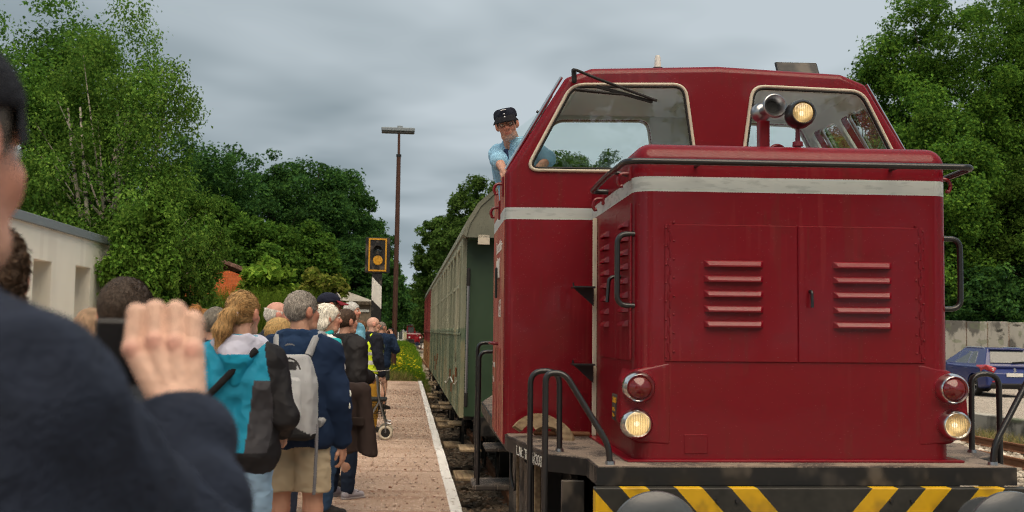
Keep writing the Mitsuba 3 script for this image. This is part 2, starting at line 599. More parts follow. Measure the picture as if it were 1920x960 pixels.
M = {
    'red_enamel': pr(red_paint, .34, .12, cc=1., ccg=1., bump=sheet_bump, bs=.006),
    'chalked_enamel': pr(cab_side, .55, .4, bump=sheet_bump, bs=.004),
    'plain_red': pr((.165, .0004, .0075), .26, .32, cc=1., ccg=.98),
    'black_enamel': pr((.012, .012, .014), .28, .5, cc=.5, ccg=.9),
    'black_frame': pr(black_dusty, .45, .4),
    'deck_plate': pr(deck_col, .6, .4, bump=deck_bump, bs=.003),
    'hazard_paint': pr(hazard, .42, .5),
    'chrome': pr((.72, .72, .72), .12, metal=1.),
    'reflector': pr((.84, .70, .46), .30, metal=1.),
    'steel': pr((.42, .43, .45), .32, metal=1.),
    'red_glass': pr((.13, .004, .006), .10, .6, cc=1., ccg=1.),
    'cream_rubber': pr((.52, .47, .38), .6),
    'black_rubber': pr((.018, .018, .018), .6, .3),
    'pane': {'type': 'thindielectric', 'int_ior': 1.52, 'specular_transmittance': rgb(.90, .95, .93)},
    'coach_pane': pr((.045, .042, .034), .12, .6, cc=.6),
    'cab_grey': pr((.66, .68, .65), .6),
    'buffer_paint': pr((.060, .068, .078), .26, .5, cc=.6),
    'platform_grit': pr(platform_col, .95, .2, bump=platform_bump, bs=.006),
    'edge_paint': pr(edge_col, .8, .3, bump=platform_bump, bs=.003),
    'soil': pr(soil_col, .95, .1),
    'fine_gravel': pr(gravel_col, .95, .2, bump=platform_bump, bs=.01),
    'vc_matte': pr(VC, .85, .25),
    'vc_gloss': pr(VC, .30, .5, cc=.4),
    'vc_stone': pr(VC, .95, .2),
    'cloth': pr(VC, .92, .2, sheen=.35, bump=cloth_bump, bs=.012),
    'nylon': pr(VC, .6, .25, bump=cloth_bump, bs=.012),
    'skin': pr(VC, .50, .42, bump=skin_bump, bs=.0012),
    'hair': pr(VC, .55, .18, bump=hair_bump, bs=.003),
    'stucco': pr(stucco, .95, .2, bump=stucco_b, bs=.006),
    'zinc': pr((.20, .235, .26), .5, .5),
    'brick': pr(brick, .9, .2),
    'roof_tile': pr(tile_col, .85, .3),
    'hut_wall': pr(hut_col, .9, .2),
    'roof_felt': pr(felt_col, .9, .2),
    'concrete': pr(concrete, .92, .2, bump=stucco_b, bs=.01),
    'coach_green': pr(coach_col, .62, .35),
    'coach_red': pr(coach_red, .62, .35),
    'coach_end': pr((.030, .062, .034), .45, .45, bump=sheet_bump, bs=.008),
    'coach_roof': pr(roof_col, .8, .3),
    'rust': pr(rust, .8, .3),
    'rail_top': pr((.34, .30, .27), .35, metal=.7),
    'post_paint': pr(post_paint, .75, .3),
    'old_wood': pr(wood_grey, .9, .2),
    'bark': pr(bark_col, .95, .1),
    'birch_bark': pr(birch_col, .85, .2),
    'leaf': {'type': 'principledthin', 'base_color': VC, 'roughness': .45, 'spec_trans': 0., 'diff_trans': .75, 'eta': 1.4},
    'grass': {'type': 'principledthin', 'base_color': VC, 'roughness': .6, 'spec_trans': 0., 'diff_trans': .8, 'eta': 1.3},
    'car_paint': pr((.012, .022, .130), .25, .6, cc=1., ccg=.97),
    'car_glass': pr((.05, .06, .062), .06, .7, cc=1., ccg=1.),
    'tail_red': pr((.42, .012, .02), .18, .6, cc=1.),
    'white_paint': pr((.66, .66, .63), .6),
    'amber_paint': pr((.62, .30, .012), .55),
}
scene.update({'mat_' + k: v for k, v in M.items()})
RNG = np.random.default_rng(11)


def stones(n, lo, hi, zf, size, cols, seed, flat=.7):
    """n small angular stones between lo and hi (x, y), their colours drawn from cols."""
    rng = np.random.default_rng(seed)
    ico = trimesh.creation.icosahedron()
    v0, f0 = np.array(ico.vertices), np.array(ico.faces)
    P = rng.uniform(lo, hi, (n, 2))
    s = size * rng.lognormal(0, .35, n)
    q = rng.normal(size=(n, 4))
    q /= np.linalg.norm(q, axis=1, keepdims=True)
    w, x, y, z = q.T
    R = np.stack([1 - 2 * (y * y + z * z), 2 * (x * y - z * w), 2 * (x * z + y * w), 2 * (x * y + z * w), 1 - 2 * (x * x + z * z), 2 * (y * z - x * w),
                  2 * (x * z - y * w), 2 * (y * z + x * w), 1 - 2 * (x * x + y * y)], -1).reshape(n, 3, 3)
    d = v0[None] * rng.uniform(.65, 1.25, (n, len(v0), 1)) * rng.uniform(.6, 1.2, (n, 1, 3))
    v = np.einsum('nij,nkj->nki', R, d) * s[:, None, None] * V([1, 1, flat])
    v += np.stack([P[:, 0], P[:, 1], zf(P[:, 0], P[:, 1]) + s * .15], -1)[:, None]
    f = (f0[None] + (np.arange(n) * len(v0))[:, None, None]).reshape(-1, 3)
    c = V(cols)[rng.integers(len(cols), size=n)] * rng.uniform(.7, 1.3, (n, 1))
    return (v.reshape(-1, 3), f), np.repeat(c, len(v0), 0)


def blades(n, lo, hi, zf, h, wdt, cols, seed, lean=.35):
    """n bent grass blades (two triangles-and-a-tip each) with one colour per blade."""
    rng = np.random.default_rng(seed)
    P = rng.uniform(lo, hi, (n, 2))
    z0 = zf(P[:, 0], P[:, 1])
    H = h * rng.uniform(.5, 1.25, n)
    a = rng.uniform(0, 2 * PI, n)
    side = np.stack([np.cos(a), np.sin(a), 0 * a], -1) * wdt * rng.uniform(.6, 1.4, (n, 1))
    b = rng.uniform(0, 2 * PI, n)
    L = np.stack([np.cos(b), np.sin(b), 0 * b], -1) * (H * rng.uniform(.2, 1, n) * lean)[:, None]
    p0 = np.stack([P[:, 0], P[:, 1], z0], -1)
    up = V([0, 0, 1.])
    mid, tip = p0 + L * .35 + up * (H * .6)[:, None], p0 + L + up * H[:, None]
    v = np.stack([p0 - side, p0 + side, mid - side * .8, mid + side * .8, tip], 1)
    f = (V([[0, 1, 3], [0, 3, 2], [2, 3, 4]])[None] + (np.arange(n) * 5)[:, None, None]).reshape(-1, 3)
    c = V(cols)[rng.integers(len(cols), size=n)] * rng.uniform(.7, 1.3, (n, 1))
    return (v.reshape(-1, 3), f), np.repeat(c, 5, 0)


# ------------------------------------------------------------------ ground, platform, tracks
PZ, PX, PEND = .558, .4934, 34.8


put('ground', cat([grid(-900, 900, -300, 1500, 4, 4, lambda x, y: -.42 + 0 * x)]), 'soil', kind='structure')
put('trackbed', grid(.3, 13.2, -20, 400, 20, 120, lambda x, y: -.24 + .03 * vnoise(np.stack([x, y, 0 * x], -1), .9)), 'fine_gravel', kind='structure')
put('grass_verge', grid(-40, .95, 34.98, 400, 70, 120, lambda x, y: np.where(x > .70, -.26, .38 - .34 * np.clip((x + .1) / .8, 0, 1) + .16 * vnoise(np.stack([x, y, 0 * x], -1), .4)) - 0 * y), 'soil', kind='structure')
put('platform_core', bx(-40, PX - .004, -20, PEND, -.43, PZ - .012), 'concrete', kind='structure')
put('platform_surface', grid(-40, PX - .098, -20, PEND - .002, 100, 100, lambda x, y: PZ + .012 * vnoise(np.stack([x, y, 0 * x], -1), .8)), 'platform_grit', kind='structure')
E0 = thing('platform_edge', None, None)
labels[E0] = {'kind': 'structure'}
k0 = None
for k in range(34):
    y0 = 1.0 + k
    if k0 is None:
        k0 = put('edge_slab', chbox(-.05, .05, .004, .996, -.30, .006, .006), 'edge_paint', E0, to_world=T().translate([PX - .05, y0, PZ]))
    else:
        share('edge_slab', k0, E0, T().translate([PX - .05 + .003 * math.sin(k * 2.1), y0, PZ + .002 * math.sin(k * 3.7)]))
m, c = stones(5200, (-1.2, 7.2), (PX - .11, 30), lambda x, y: PZ + .004 + 0 * x, .0075, [(.42, .30, .24), (.25, .17, .13), (.55, .47, .42), (.30, .16, .11)], 1, .6)
put('grit', m, 'vc_stone', color=c, label='loose reddish grit scattered over the platform', kind='stuff')
BCOL = [(.20, .165, .13), (.13, .105, .08), (.27, .23, .19), (.17, .12, .085), (.09, .075, .06)]
ms = [stones(12000, (.5, 6.0), (1.5, 26), lambda x, y: -.168 + .02 * np.sin(x * 9 + y * 4), .036, BCOL, 2), stones(8000, (.5, 26), (1.9, 60), lambda x, y: -.168 + 0 * x, .045, BCOL, 3),
      stones(5000, (.6, 60), (3.2, 135), lambda x, y: -.2 + 0 * x, .07, [(.33, .28, .22), (.22, .18, .14), (.42, .37, .31)], 4), stones(2500, (1.6, 3), (3.4, 14), lambda x, y: -.2 + 0 * x, .045, BCOL, 5),
      stones(7000, (9.2, 15), (12.9, 34), lambda x, y: -.2 + 0 * x, .045, [(.36, .31, .25), (.22, .19, .15), (.50, .45, .38)], 6)]
m, c = catc(ms)
put('ballast', m, 'vc_stone', color=c, label='dark grey-brown track ballast stones', kind='stuff')


def track_x(y):
    return -1.0 * np.clip((y - 60) / 80, 0, 2) ** 2


def rail_mesh(x, ys, bent):
    prof = V([(-.07, -.172), (.07, -.172), (.07, -.162), (.012, -.14), (.012, -.045), (.034, -.035), (.036, -.004), (.030, 0), (-.030, 0), (-.036, -.004), (-.034, -.035), (-.012, -.045), (-.012, -.14), (-.07, -.162)])
    n = len(prof)
    v = np.vstack([np.stack([x + (track_x(y) if bent else 0) + prof[:, 0], np.full(n, y), prof[:, 1]], -1) for y in ys])
    f = []
    for k in range(len(ys) - 1):
        for j in range(n):
            j2 = (j + 1) % n
            f += [(k * n + j, (k + 1) * n + j, (k + 1) * n + j2), (k * n + j, (k + 1) * n + j2, k * n + j2)]
    return v, V(f)


for x, nm, bent in ((XT - .755, 'main', 1), (XT + .755, 'main', 1), (10.62, 'side', 0), (12.13, 'side', 0)):
    put('rail', rail_mesh(x, np.arange(-8, 230, 3.0) if bent else np.arange(-8, 120, 4.0), bent), 'rust', smooth=25,
        label=({'main': 'left rusty rail of the main track, nearer the platform', 'side': 'left rusty rail of the empty side track, nearer the locomotive'} if x in (XT - .755, 10.62) else {'main': 'right rusty rail of the main track, under the train', 'side': 'right rusty rail of the empty side track, nearer the concrete kerb'})[nm], cat='rail',
        group={'main': 'rails of the main track', 'side': 'rails of the side track'}[nm])
sl = None
for k in range(150):
    y = 4.2 + k * .65
    if y > 62 and k % 2:
        continue
    tw = T().translate([XT + float(track_x(y)), y, -.225])
    if sl is None:
        sl = put('sleeper', chbox(-1.20, 1.20, -.12, .12, -.10, .022, .012), 'bark', label='weathered wooden sleeper under the main track', cat='sleeper', group='sleepers of the main track', to_world=tw)
    else:
        labels[share('sleeper', sl, None, tw)] = labels[sl]
for k in range(26):
    labels[share('sleeper', sl, None, T().translate([11.375, 15.2 + k * .65, -.205]))] = {'label': 'weathered wooden sleeper under the empty side track', 'category': 'sleeper', 'group': 'sleepers of the side track'}

# the low loading platform beyond the side track
rp = thing('loading_platform', None, None)
labels[rp] = {'kind': 'structure'}
put('gravel_yard', grid(13.32, 70, 4, 70, 60, 60, lambda x, y: .335 + .03 * vnoise(np.stack([x, y, 0 * x], -1), .7)), 'fine_gravel', kind='structure')
for k in range(22):
    put('kerb_block', displace(trimesh.Trimesh(*meshkit.arrays(chbox(13.02, 13.34, 8 + k * 1.5 + .008, 9.5 + k * 1.5 - .008, -.4, .36, .015))[:2]).subdivide().subdivide(), .006, 4, k), 'concrete', rp)
m, c = blades(4200, (12.3, 15), (13.02, 34), lambda x, y: -.2 + 0 * x, .30, .006, [(.36, .29, .13), (.28, .24, .09), (.20, .22, .06), (.42, .36, .20)], 8, .8)
put('dry_grass', m, 'grass', color=c, label='dry straw-coloured grass along the concrete kerb', kind='stuff')
m, c = blades(2600, (20, 45.5), (30, 49.5), lambda x, y: .33 + 0 * x, .8, .012, [(.34, .25, .11), (.26, .20, .09), (.40, .31, .16)], 9, .5)
put('dry_grass', m, 'grass', color=c, label='tall dry brown grass before the concrete wall', kind='stuff')
# verge: green grass with yellow flowers, dry grass at the platform's end
dens = lambda x, y: .36 - .36 * np.clip((x + .1) / .8, 0, 1)
m1 = blades(26000, (-1.6, 35.6), (.75, 64), dens, .42, .007, [(.09, .20, .012), (.13, .26, .02), (.07, .15, .012), (.20, .27, .03)], 10, .5)
m2 = blades(16000, (-2.2, 64), (.9, 135), dens, .55, .016, [(.10, .21, .015), (.14, .27, .02), (.20, .27, .03)], 12, .5)
m3 = blades(3600, (-1.6, 35.05), (.70, 37.4), dens, .42, .006, [(.36, .28, .12), (.28, .23, .10), (.19, .20, .06)], 13, .8)
m4 = blades(22000, (-30, 35.2), (-1.6, 60), dens, .5, .012, [(.07, .13, .012), (.10, .17, .02)], 14, .5)
m, c = catc([m1, m2, m3, m4])
put('grass', m, 'grass', color=c, label='green and dry grass growing on the verge past the platform end', kind='stuff')
rng = np.random.default_rng(15)
P = rng.uniform((-1.5, 38), (.6, 90), (900, 2))
oc = trimesh.creation.icosahedron()
v0, f0 = np.array(oc.vertices) * .032, np.array(oc.faces)
v = v0[None] * rng.uniform(.6, 1.4, (900, 1, 1)) * V([1, 1, .5]) + np.stack([P[:, 0], P[:, 1], dens(P[:, 0], P[:, 1]) + .20 + rng.uniform(0, .30, 900)], -1)[:, None]
put('yellow_flowers', (v.reshape(-1, 3), (f0[None] + (np.arange(900) * 12)[:, None, None]).reshape(-1, 3)), 'vc_matte', color=(.80, .62, .02), label='small yellow wild flowers dotted through the verge', kind='stuff')
# ------------------------------------------------------------------ buildings
B = thing('rendered_building', 'low cream rendered building with deep window niches and a grey metal roof edge', 'building')
WX, WZ = -6.3, 3.76
wall = sbox(6, -.5, 26.42, WZ - PZ)
for a, b, lo, hi in ((11.2, 12.3, .7, 2.53), (14.2, 15.3, .7, 2.53), (18.0, 19.1, .7, 2.53), (21.17, 22.23, .7, 2.53), (23.81, 24.91, .7, 2.56)):
    wall = wall.difference(sbox(a, lo, b, hi))
put('wall', frame(extrude(wall, .38), (WX - .38, 0, PZ), (0, 1, 0), (0, 0, 1)), 'stucco', B)
put('gable_wall', bx(-14, WX - .381, 26.07, 26.419, -.3, WZ), 'stucco', B)
put('gable_wall', bx(-14, WX - .381, 6, 6.35, -.3, WZ), 'stucco', B)
put('rear_wall', bx(-14, -13.65, 6.351, 26.069, -.3, WZ), 'stucco', B)
rf = put('roof', bx(-14.06, WX + .05, 5.94, 26.47, WZ + .002, WZ + .03), 'zinc', B)
put('flashing', chbox(WX + .003, WX + .065, 5.92, 26.49, WZ - .10, WZ + .055, .006), 'zinc', rf)
put('flashing', chbox(-14.1, WX + .002, 26.424, 26.49, WZ - .10, WZ + .055, .006), 'zinc', rf)
put('downpipe', tube(bend([(WX - .02, 26.54, WZ - .06), (WX - .02, 26.54, WZ - .35), (WX - .06, 26.50, WZ - .5), (WX - .06, 26.50, .1)], .06), .04), 'zinc', B, smooth=40)
put('junction_box', chbox(WX + .002, WX + .08, 25.95, 26.12, 3.08, 3.28, .01), 'zinc', B)
for a, b, hi in ((11.2, 12.3, 2.53), (14.2, 15.3, 2.53), (18.0, 19.1, 2.53), (21.17, 22.23, 2.53), (23.81, 24.91, 2.56)):
    w = put('window', bx(WX - .372, WX - .33, a + .004, b - .004, PZ + .7, PZ + hi - .004), 'white_paint', B)
    put('pane', bx(WX - .329, WX - .322, a + .07, b - .07, PZ + .78, PZ + hi - .08), 'car_glass', w)
    put('sill', chbox(WX - .32, WX + .03, a + .003, b - .003, PZ + .67, PZ + .699, .004), 'zinc', B)

Q = thing('brick_house', 'orange-red brick house with a low gable behind the maple bushes', 'house')
put('wall', frame(extrude(Polygon([(0, 0), (9, 0), (9, 3.25), (7.4, 3.78), (6.0, 3.78), (0, 3.0)]), .3), (-14.0, 46.3, .3), (1, 0, 0), (0, 0, 1)), 'brick', Q)
put('side_wall', bx(-5.3, -5.0, 46.31, 55, .3, 3.4), 'brick', Q)
put('roof', cat([frame(extrude(Polygon([(-15.5, 3.1), (-7.5, 4.40), (-7.5, 4.54), (-15.5, 3.24)]), 9), (0, 57, .2), (1, 0, 0), (0, 0, 1)),
                 frame(extrude(Polygon([(-7.5, 4.40), (-4.7, 3.35), (-4.7, 3.49), (-7.5, 4.54)]), 9), (0, 57, .2), (1, 0, 0), (0, 0, 1))]), 'roof_tile', Q)
put('window', bx(-7.2, -6.1, 45.9, 45.99, 1.2, 2.3), 'car_glass', Q)
put('door', bx(-9.2, -8.2, 45.9, 45.99, .3, 2.2), 'old_wood', Q)

h = thing('platform_hut', 'small brown hut with a shallow grey felt roof behind the signal post', 'hut')
put('wall', cat([bx(-5.3, -1.75, 60, 60.2, .1, 3.27), bx(-1.95, -1.75, 60.21, 65, .1, 3.27), bx(-5.3, -5.1, 60.21, 65, .1, 3.27)]), 'hut_wall', h)
put('roof', m3d.Manifold.hull_points(V([(-5.6, 59.7, 3.27), (-1.5, 59.7, 3.27), (-5.6, 65.4, 3.27), (-1.5, 65.4, 3.27), (-5.6, 59.7, 3.36), (-1.5, 59.7, 3.36), (-5.6, 65.4, 3.36), (-1.5, 65.4, 3.36), (-4.3, 62, 3.90), (-3.0, 62, 3.90)], np.float32)), 'roof_felt', h)
put('fascia', bx(-5.62, -1.48, 59.66, 59.698, 3.20, 3.37), 'bark', h)
w = put('window', bx(-4.9, -2.35, 59.93, 59.998, 1.4, 2.80), 'bark', h)
for k in range(3):
    put('pane', bx(-4.82 + k * .82, -4.10 + k * .82, 59.91, 59.929, 1.46, 2.73), 'car_glass', w)
for k in range(4):
    put('timber_post', bx(-5.25 + k * 1.06, -5.10 + k * 1.06, 59.94, 59.997, .1, 1.39), 'old_wood', h)
put('lintel', bx(-5.25, -1.8, 59.90, 59.96, 2.85, 2.97), 'white_paint', h)

# level-crossing signal: black plate with an amber frame, one dark lamp above an amber disc, on a striped post
S = thing('crossing_signal', 'black railway signal framed in amber on a black and white striped post', 'signal')
cx, sy = -.880, 36.0
put('plate', chbox(cx - .36, cx + .36, sy - .02, sy + .22, 3.67, 4.71, .01), 'black_frame', S)
fr = sbox(-.265, -.485, .265, .485).difference(sbox(-.222, -.442, .222, .442))
put('border', frame(extrude(fr, .02), (cx, sy - .022, 4.20), (1, 0, 0), (0, 0, 1)), 'amber_paint', S)
put('disc', frame(lathe([(0, .02), (.13, .02), (.14, .012), (.14, 0)], 32), (cx + .01, sy - .022, 4.04), (1, 0, 0), (0, 0, 1)), 'amber_paint', S, smooth=40)
put('lamp', frame(lathe([(0, .03), (.06, .025), (.105, .006), (.11, 0)], 28), (cx + .005, sy - .022, 4.33), (1, 0, 0), (0, 0, 1)), 'car_glass', S, smooth=50)
ang = np.linspace(.05 * PI, .95 * PI, 16)
hood = [(.135 * math.cos(a), .135 * math.sin(a)) for a in ang] + [(.125 * math.cos(a), .125 * math.sin(a)) for a in ang[::-1]]
put('lamp_shade', frame(extrude(Polygon(hood), .22), (cx + .005, sy - .021, 4.34), (1, 0, 0), (0, 0, 1)), 'black_frame', S)
put('post', chbox(cx - .15, cx + .15, sy + .02, sy + .14, .2, 3.668, .008), 'black_frame', S)
for k in range(3):
    z = 3.55 - k * 1.22
    put('stripe', frame(extrude(Polygon([(-.145, 0), (-.145, -.66), (.145, -.94), (.145, -.28)]), .006), (cx, sy + .0195, z), (1, 0, 0), (0, 0, 1)), 'white_paint', S)

L = thing('platform_lamp', 'tall rusty brown lamp post with a long horizontal tube lamp beyond the platform end', 'street lamp')
lx, ly = -.40, 44.0
put('post', tube([(lx, ly, .2), (lx, ly, 5.8), (lx - .01, ly, 8.30), (lx - .01, ly, 8.32), (lx - .02, ly, 9.15)], [.092, .085, .075, .048, .045], 12), 'post_paint', L, smooth=40)
put('collar', tube([(lx - .01, ly, 8.27), (lx - .01, ly, 8.36)], .092, 12), 'black_frame', L, smooth=40)
put('lamp_housing', chbox(lx - .66, lx + .55, ly - .12, ly + .12, 9.20, 9.33, .02), 'zinc', L)
put('diffuser', rhull([(lx - .60, ly, 9.16), (lx + .49, ly, 9.16)], .055), 'coach_pane', L, smooth=40)
put('bracket', chbox(lx - .09, lx + .11, ly - .06, ly + .06, 9.331, 9.40, .01), 'zinc', L)

W = thing('concrete_wall', 'grey weathered wall of concrete panels with dark runs behind the parked car', 'wall')
for k in range(14):
    x = 17.15 + k * .947
    sh = .012 * math.sin(k * 5.1)
    put('panel', displace(trimesh.Trimesh(*meshkit.arrays(chbox(x + .012, x + .925, 50 + sh, 50.14 + sh, .2, 2.87 + .01 * math.sin(k * 3.3), .012))[:2]).subdivide(), .003, 3, k), 'concrete', W)
    put('joint_post', bx(x - .014, x + .014, 50.03, 50.12, .2, 2.82), 'rust', W)
G = thing('white_kiosk', 'small pale hut far down the line left of the track', 'hut')
put('wall', bx(-1.9, -.25, 138, 140, .1, 2.5), 'white_paint', G)
put('roof', chbox(-2.0, -.15, 137.8, 140.2, 2.502, 2.62, .03), 'zinc', G)
for k in range(3):
    put('window', bx(-1.8 + k * .52, -1.38 + k * .52, 137.94, 137.996, 1.0, 2.2), 'car_glass', G)

# ------------------------------------------------------------------ trees
def leaves(centers, radii, n, size, cols, rng, squash=.75, droop=0., aspect=.62, shell=.55, upb=.6):
    """Leaf-sized faces (two triangles folded along the midrib) spread through clumps; a colour per leaf."""
    k = rng.choice(len(centers), n, p=(radii ** 2) / (radii ** 2).sum())
    d = rng.normal(size=(n, 3))
    d /= np.linalg.norm(d, axis=1, keepdims=True)
    r = radii[k] * (shell + (1 - shell) * rng.random(n)) * np.minimum(rng.lognormal(0, .22, n), 1.35)
    p = centers[k] + d * r[:, None] * V([1, 1, squash])
    p[:, 2] -= droop * rng.random(n) ** 2 * radii[k]
    nrm = d * .55 + rng.normal(size=(n, 3)) * .6 + V([0, 0, upb])
    nrm /= np.linalg.norm(nrm, axis=1, keepdims=True)
    a = rng.normal(size=(n, 3))
    if droop:
        a += V([0, 0, -2.0])
    a -= nrm * (a * nrm).sum(1, keepdims=True)
    a /= np.linalg.norm(a, axis=1, keepdims=True)
    b = np.cross(nrm, a)
    s = size * rng.uniform(.6, 1.35, n)[:, None]
    fold = nrm * s * .16
    v = np.stack([p - a * s * .5, p + b * s * aspect * .5 + fold, p + a * s * .5, p - b * s * aspect * .5 + fold], 1)
    f = (V([[0, 2, 1], [0, 3, 2]])[None] + (np.arange(n) * 4)[:, None, None]).reshape(-1, 3)
    tone = rng.uniform(.72, 1.28, len(centers))
    c = V(cols)[rng.integers(len(cols), size=n)] * (tone[k] * rng.uniform(.75, 1.25, n))[:, None]
    return (v.reshape(-1, 3), f), np.repeat(c, 4, 0)


OAK = [(0.095, 0.205, 0.031), (0.071, 0.167, 0.029), (0.123, 0.243, 0.036), (0.082, 0.179, 0.039)]
DARK = [(0.058, 0.139, 0.035), (0.045, 0.118, 0.033), (0.076, 0.172, 0.037), (0.054, 0.133, 0.046)]
MID = [(0.089, 0.192, 0.032), (0.069, 0.161, 0.029), (0.117, 0.223, 0.034)]
LIME = [(0.186, 0.324, 0.042), (0.138, 0.267, 0.036), (0.243, 0.365, 0.055)]
BIRCH = [(0.142, 0.268, 0.043), (0.113, 0.231, 0.041), (0.186, 0.311, 0.056), (0.089, 0.198, 0.037)]
JUN = [(0.126, 0.251, 0.036), (0.093, 0.203, 0.032), (0.166, 0.292, 0.05)]


def tree(label, x, y, z0, h, rx, rz, cols, n, leaf, seed, ry=None, cz=None, clumps=60, cr=.26, name='tree', group=None, bark='bark', trunk_r=None, stems=1, limb=14, shape=None, droop=0., shell=.55, cat_='tree', squash=.75):
    """A tapered trunk with limbs to its clumps, and a crown of leaf clumps spread over an uneven envelope."""
    rng = np.random.default_rng(seed)
    ry = ry or rx
    cz = z0 + h - rz if cz is None else cz
    d = rng.normal(size=(clumps, 3))
    d /= np.linalg.norm(d, axis=1, keepdims=True)
    rad = rng.uniform(.15, .97, clumps) ** .45 * (1 + .38 * (meshkit.noise(d * 1.8 + seed, seed) - .5))
    c = d * rad[:, None] * V([rx, ry, rz]) * (1 - cr * .55)
    if shape is not None:
        c[:, :2] *= shape(c[:, 2] / rz)[:, None]
    c += V([x, y, cz])
    R = cr * (rx * ry * rz) ** (1 / 3) * rng.uniform(.55, 1.25, clumps)
    c[:, 2] = np.maximum(c[:, 2], z0 + R * .6)
    D = np.linalg.norm(c[:, None] - c[None], axis=-1) / (R[:, None] + R[None]) + 9 * np.eye(clumps)
    keep = np.sort(D, axis=1)[:, 1] < 1.3            # no clump hangs free of its neighbours
    c, R, clumps = c[keep], R[keep], int(keep.sum())
    t = thing(name, label, cat_, group)
    tr = trunk_r or max(.06, h * .018)
    ms = []
    top = cz + rz * .35
    for s in range(stems):
        ox, oy = (rng.normal(0, .35, 2) if stems > 1 else (0, 0))
        lean = rng.normal(0, rx * (.22 if stems > 1 else .06), 2)
        ms.append(tube([(x + ox + lean[0] * q ** 1.5 + .06 * math.sin(6 * q + s), y + oy + lean[1] * q ** 1.5, z0 + (top - z0) * q) for q in np.linspace(0, 1, 9)], tr * np.linspace(1, .22, 9), 9))
    put('trunk', cat(ms), bark, t, smooth=50)
    if limb:
        ls = []
        for k in rng.choice(clumps, min(limb, clumps), replace=False):
            q = np.clip((c[k][2] - z0) / (top - z0) * rng.uniform(.45, .75), .15, .95)
            a = V([x, y, z0 + (top - z0) * q])
            mid = (a + c[k]) / 2 + V([0, 0, -.06 * rx])
            ls.append(tube([a, mid, c[k]], [tr * .38, tr * .22, tr * .07], 6))
        put('limb', cat(ls), bark, t, smooth=50, kind='stuff')
    m, col = leaves(c, R, n, leaf, cols, rng, squash, droop, shell=shell)
    put('crown', m, 'leaf', t, color=col)
    return t


tree('broad dark oak behind the rendered building at the left edge', -10.9, 31, .2, 10.7, 4.2, 5.2, OAK, 120000, .105, 21, clumps=200, cr=.17)
tree('bright green tree between the oak and the birch, above the roof', -8.9, 33, .2, 9.1, 1.7, 3.8, MID, 46000, .10, 22, clumps=110, cr=.2)
tree('tall loose birch with pale stems and hanging twigs left of the forest', -6.7, 28, .2, 9.9, 2.45, 4.7, BIRCH, 70000, .080, 23, clumps=190, cr=.15, bark='birch_bark', trunk_r=.10, stems=4, limb=60, droop=1.2, cz=5.1,
     shape=lambda q: np.interp(q, [-1, -.5, .0, .5, 1], [.95, 1.0, .95, .85, .72]))
tree('drooping young birch hanging low in front of the brick house', -4.95, 29, .2, 5.4, .95, 2.4, BIRCH, 24000, .08, 24, clumps=70, cr=.21, bark='birch_bark', trunk_r=.05, limb=24, droop=1.6, cz=3.2)
spire = lambda q: np.interp(q, [-1, 0, 1], [1.1, .9, .28])
for k, (x, y, hh, r, sd) in enumerate(((-5.75, 25.4, 4.25, .62, 31), (-5.25, 25.9, 4.75, .66, 32), (-6.6, 27.4, 4.6, .9, 33))):
    tree(('feathery yellow-green juniper beside the corner of the rendered building', 'feathery yellow-green juniper with the highest tip, right of the building corner', 'feathery juniper half behind the roof of the rendered building')[k],
         x, y, .2, hh, r, hh * .48, JUN, 15000, .10, sd, clumps=90, cr=.22, name='juniper', shape=spire, droop=-.9, squash=1.3, limb=6, cat_='shrub')
tree('maple bush with large bright green leaves before the brick house', -5.05, 45, .2, 4.7, 1.15, 1.8, LIME, 3300, .27, 41, clumps=46, cr=.3, name='maple_bush', limb=16, trunk_r=.05, stems=4, cat_='shrub', shell=.7)
tree('yellowish maple bush with loose branches left of the signal', -2.95, 44, .2, 4.45, 1.05, 1.7, [(.17, .20, .035), (.12, .17, .028), (.21, .215, .05)], 2000, .25, 42, clumps=34, cr=.3, name='maple_bush', limb=16, trunk_r=.05, stems=4, cat_='shrub', shell=.7)
m, c = blades(9000, (-6.6, 37.5), (-2.9, 41.5), lambda x, y: .4 + 0 * x, 2.4, .018, [(.11, .18, .02), (.15, .22, .03), (.08, .14, .02)], 43, .35)
put('tall_grass', m, 'grass', color=c, label='tall green reed-like grass behind the waiting people', kind='stuff')

for k, (x, y, h, rx, cols, lab) in enumerate((
        (-11.6, 70, 14.0, 4.1, DARK, 'dark wood tree right behind the birch top'),
        (-8.5, 75, 14.0, 3.5, DARK, 'dark wood tree with the tallest round top, left of centre in the wood'),
        (-6.2, 78, 14.0, 3.3, DARK, 'dark wood tree next right of the tallest one'),
        (-4.3, 80, 13.3, 3.0, DARK, 'dark wood tree stepping down towards the lamp post'),
        (-2.8, 84, 11.2, 2.5, DARK, 'dark wood tree whose edge meets the lamp post'),
        (-1.7, 96, 8.2, 2.0, DARK, 'low dark wood tree behind the foot of the lamp post'),
        (-10.2, 64, 9.6, 2.8, MID, 'lighter green tree below the dark tops, left'),
        (-7.6, 63, 8.3, 2.6, MID, 'lighter green tree in front of the dark wood, above the maples'),
        (-5.2, 64, 7.9, 2.4, MID, 'lighter green tree in front of the dark wood, left of the signal'),
        (-2.9, 70, 7.6, 2.0, DARK, 'dark green tree standing behind the signal'),
        (-13.4, 60, 10.4, 3.2, MID, 'lighter green tree behind the drooping birch'),
        (-6.6, 92, 12.0, 4.2, DARK, 'dark tree deep in the wood behind the others'),
        (-3.8, 74, 5.6, 2.6, DARK, 'dark undergrowth tree behind the hut roof'))):
    tree(lab, x, y, .1, h, rx, h * .47, cols, 34000, .22, 50 + k, clumps=190, cr=.165, limb=6, cz=h * .53)
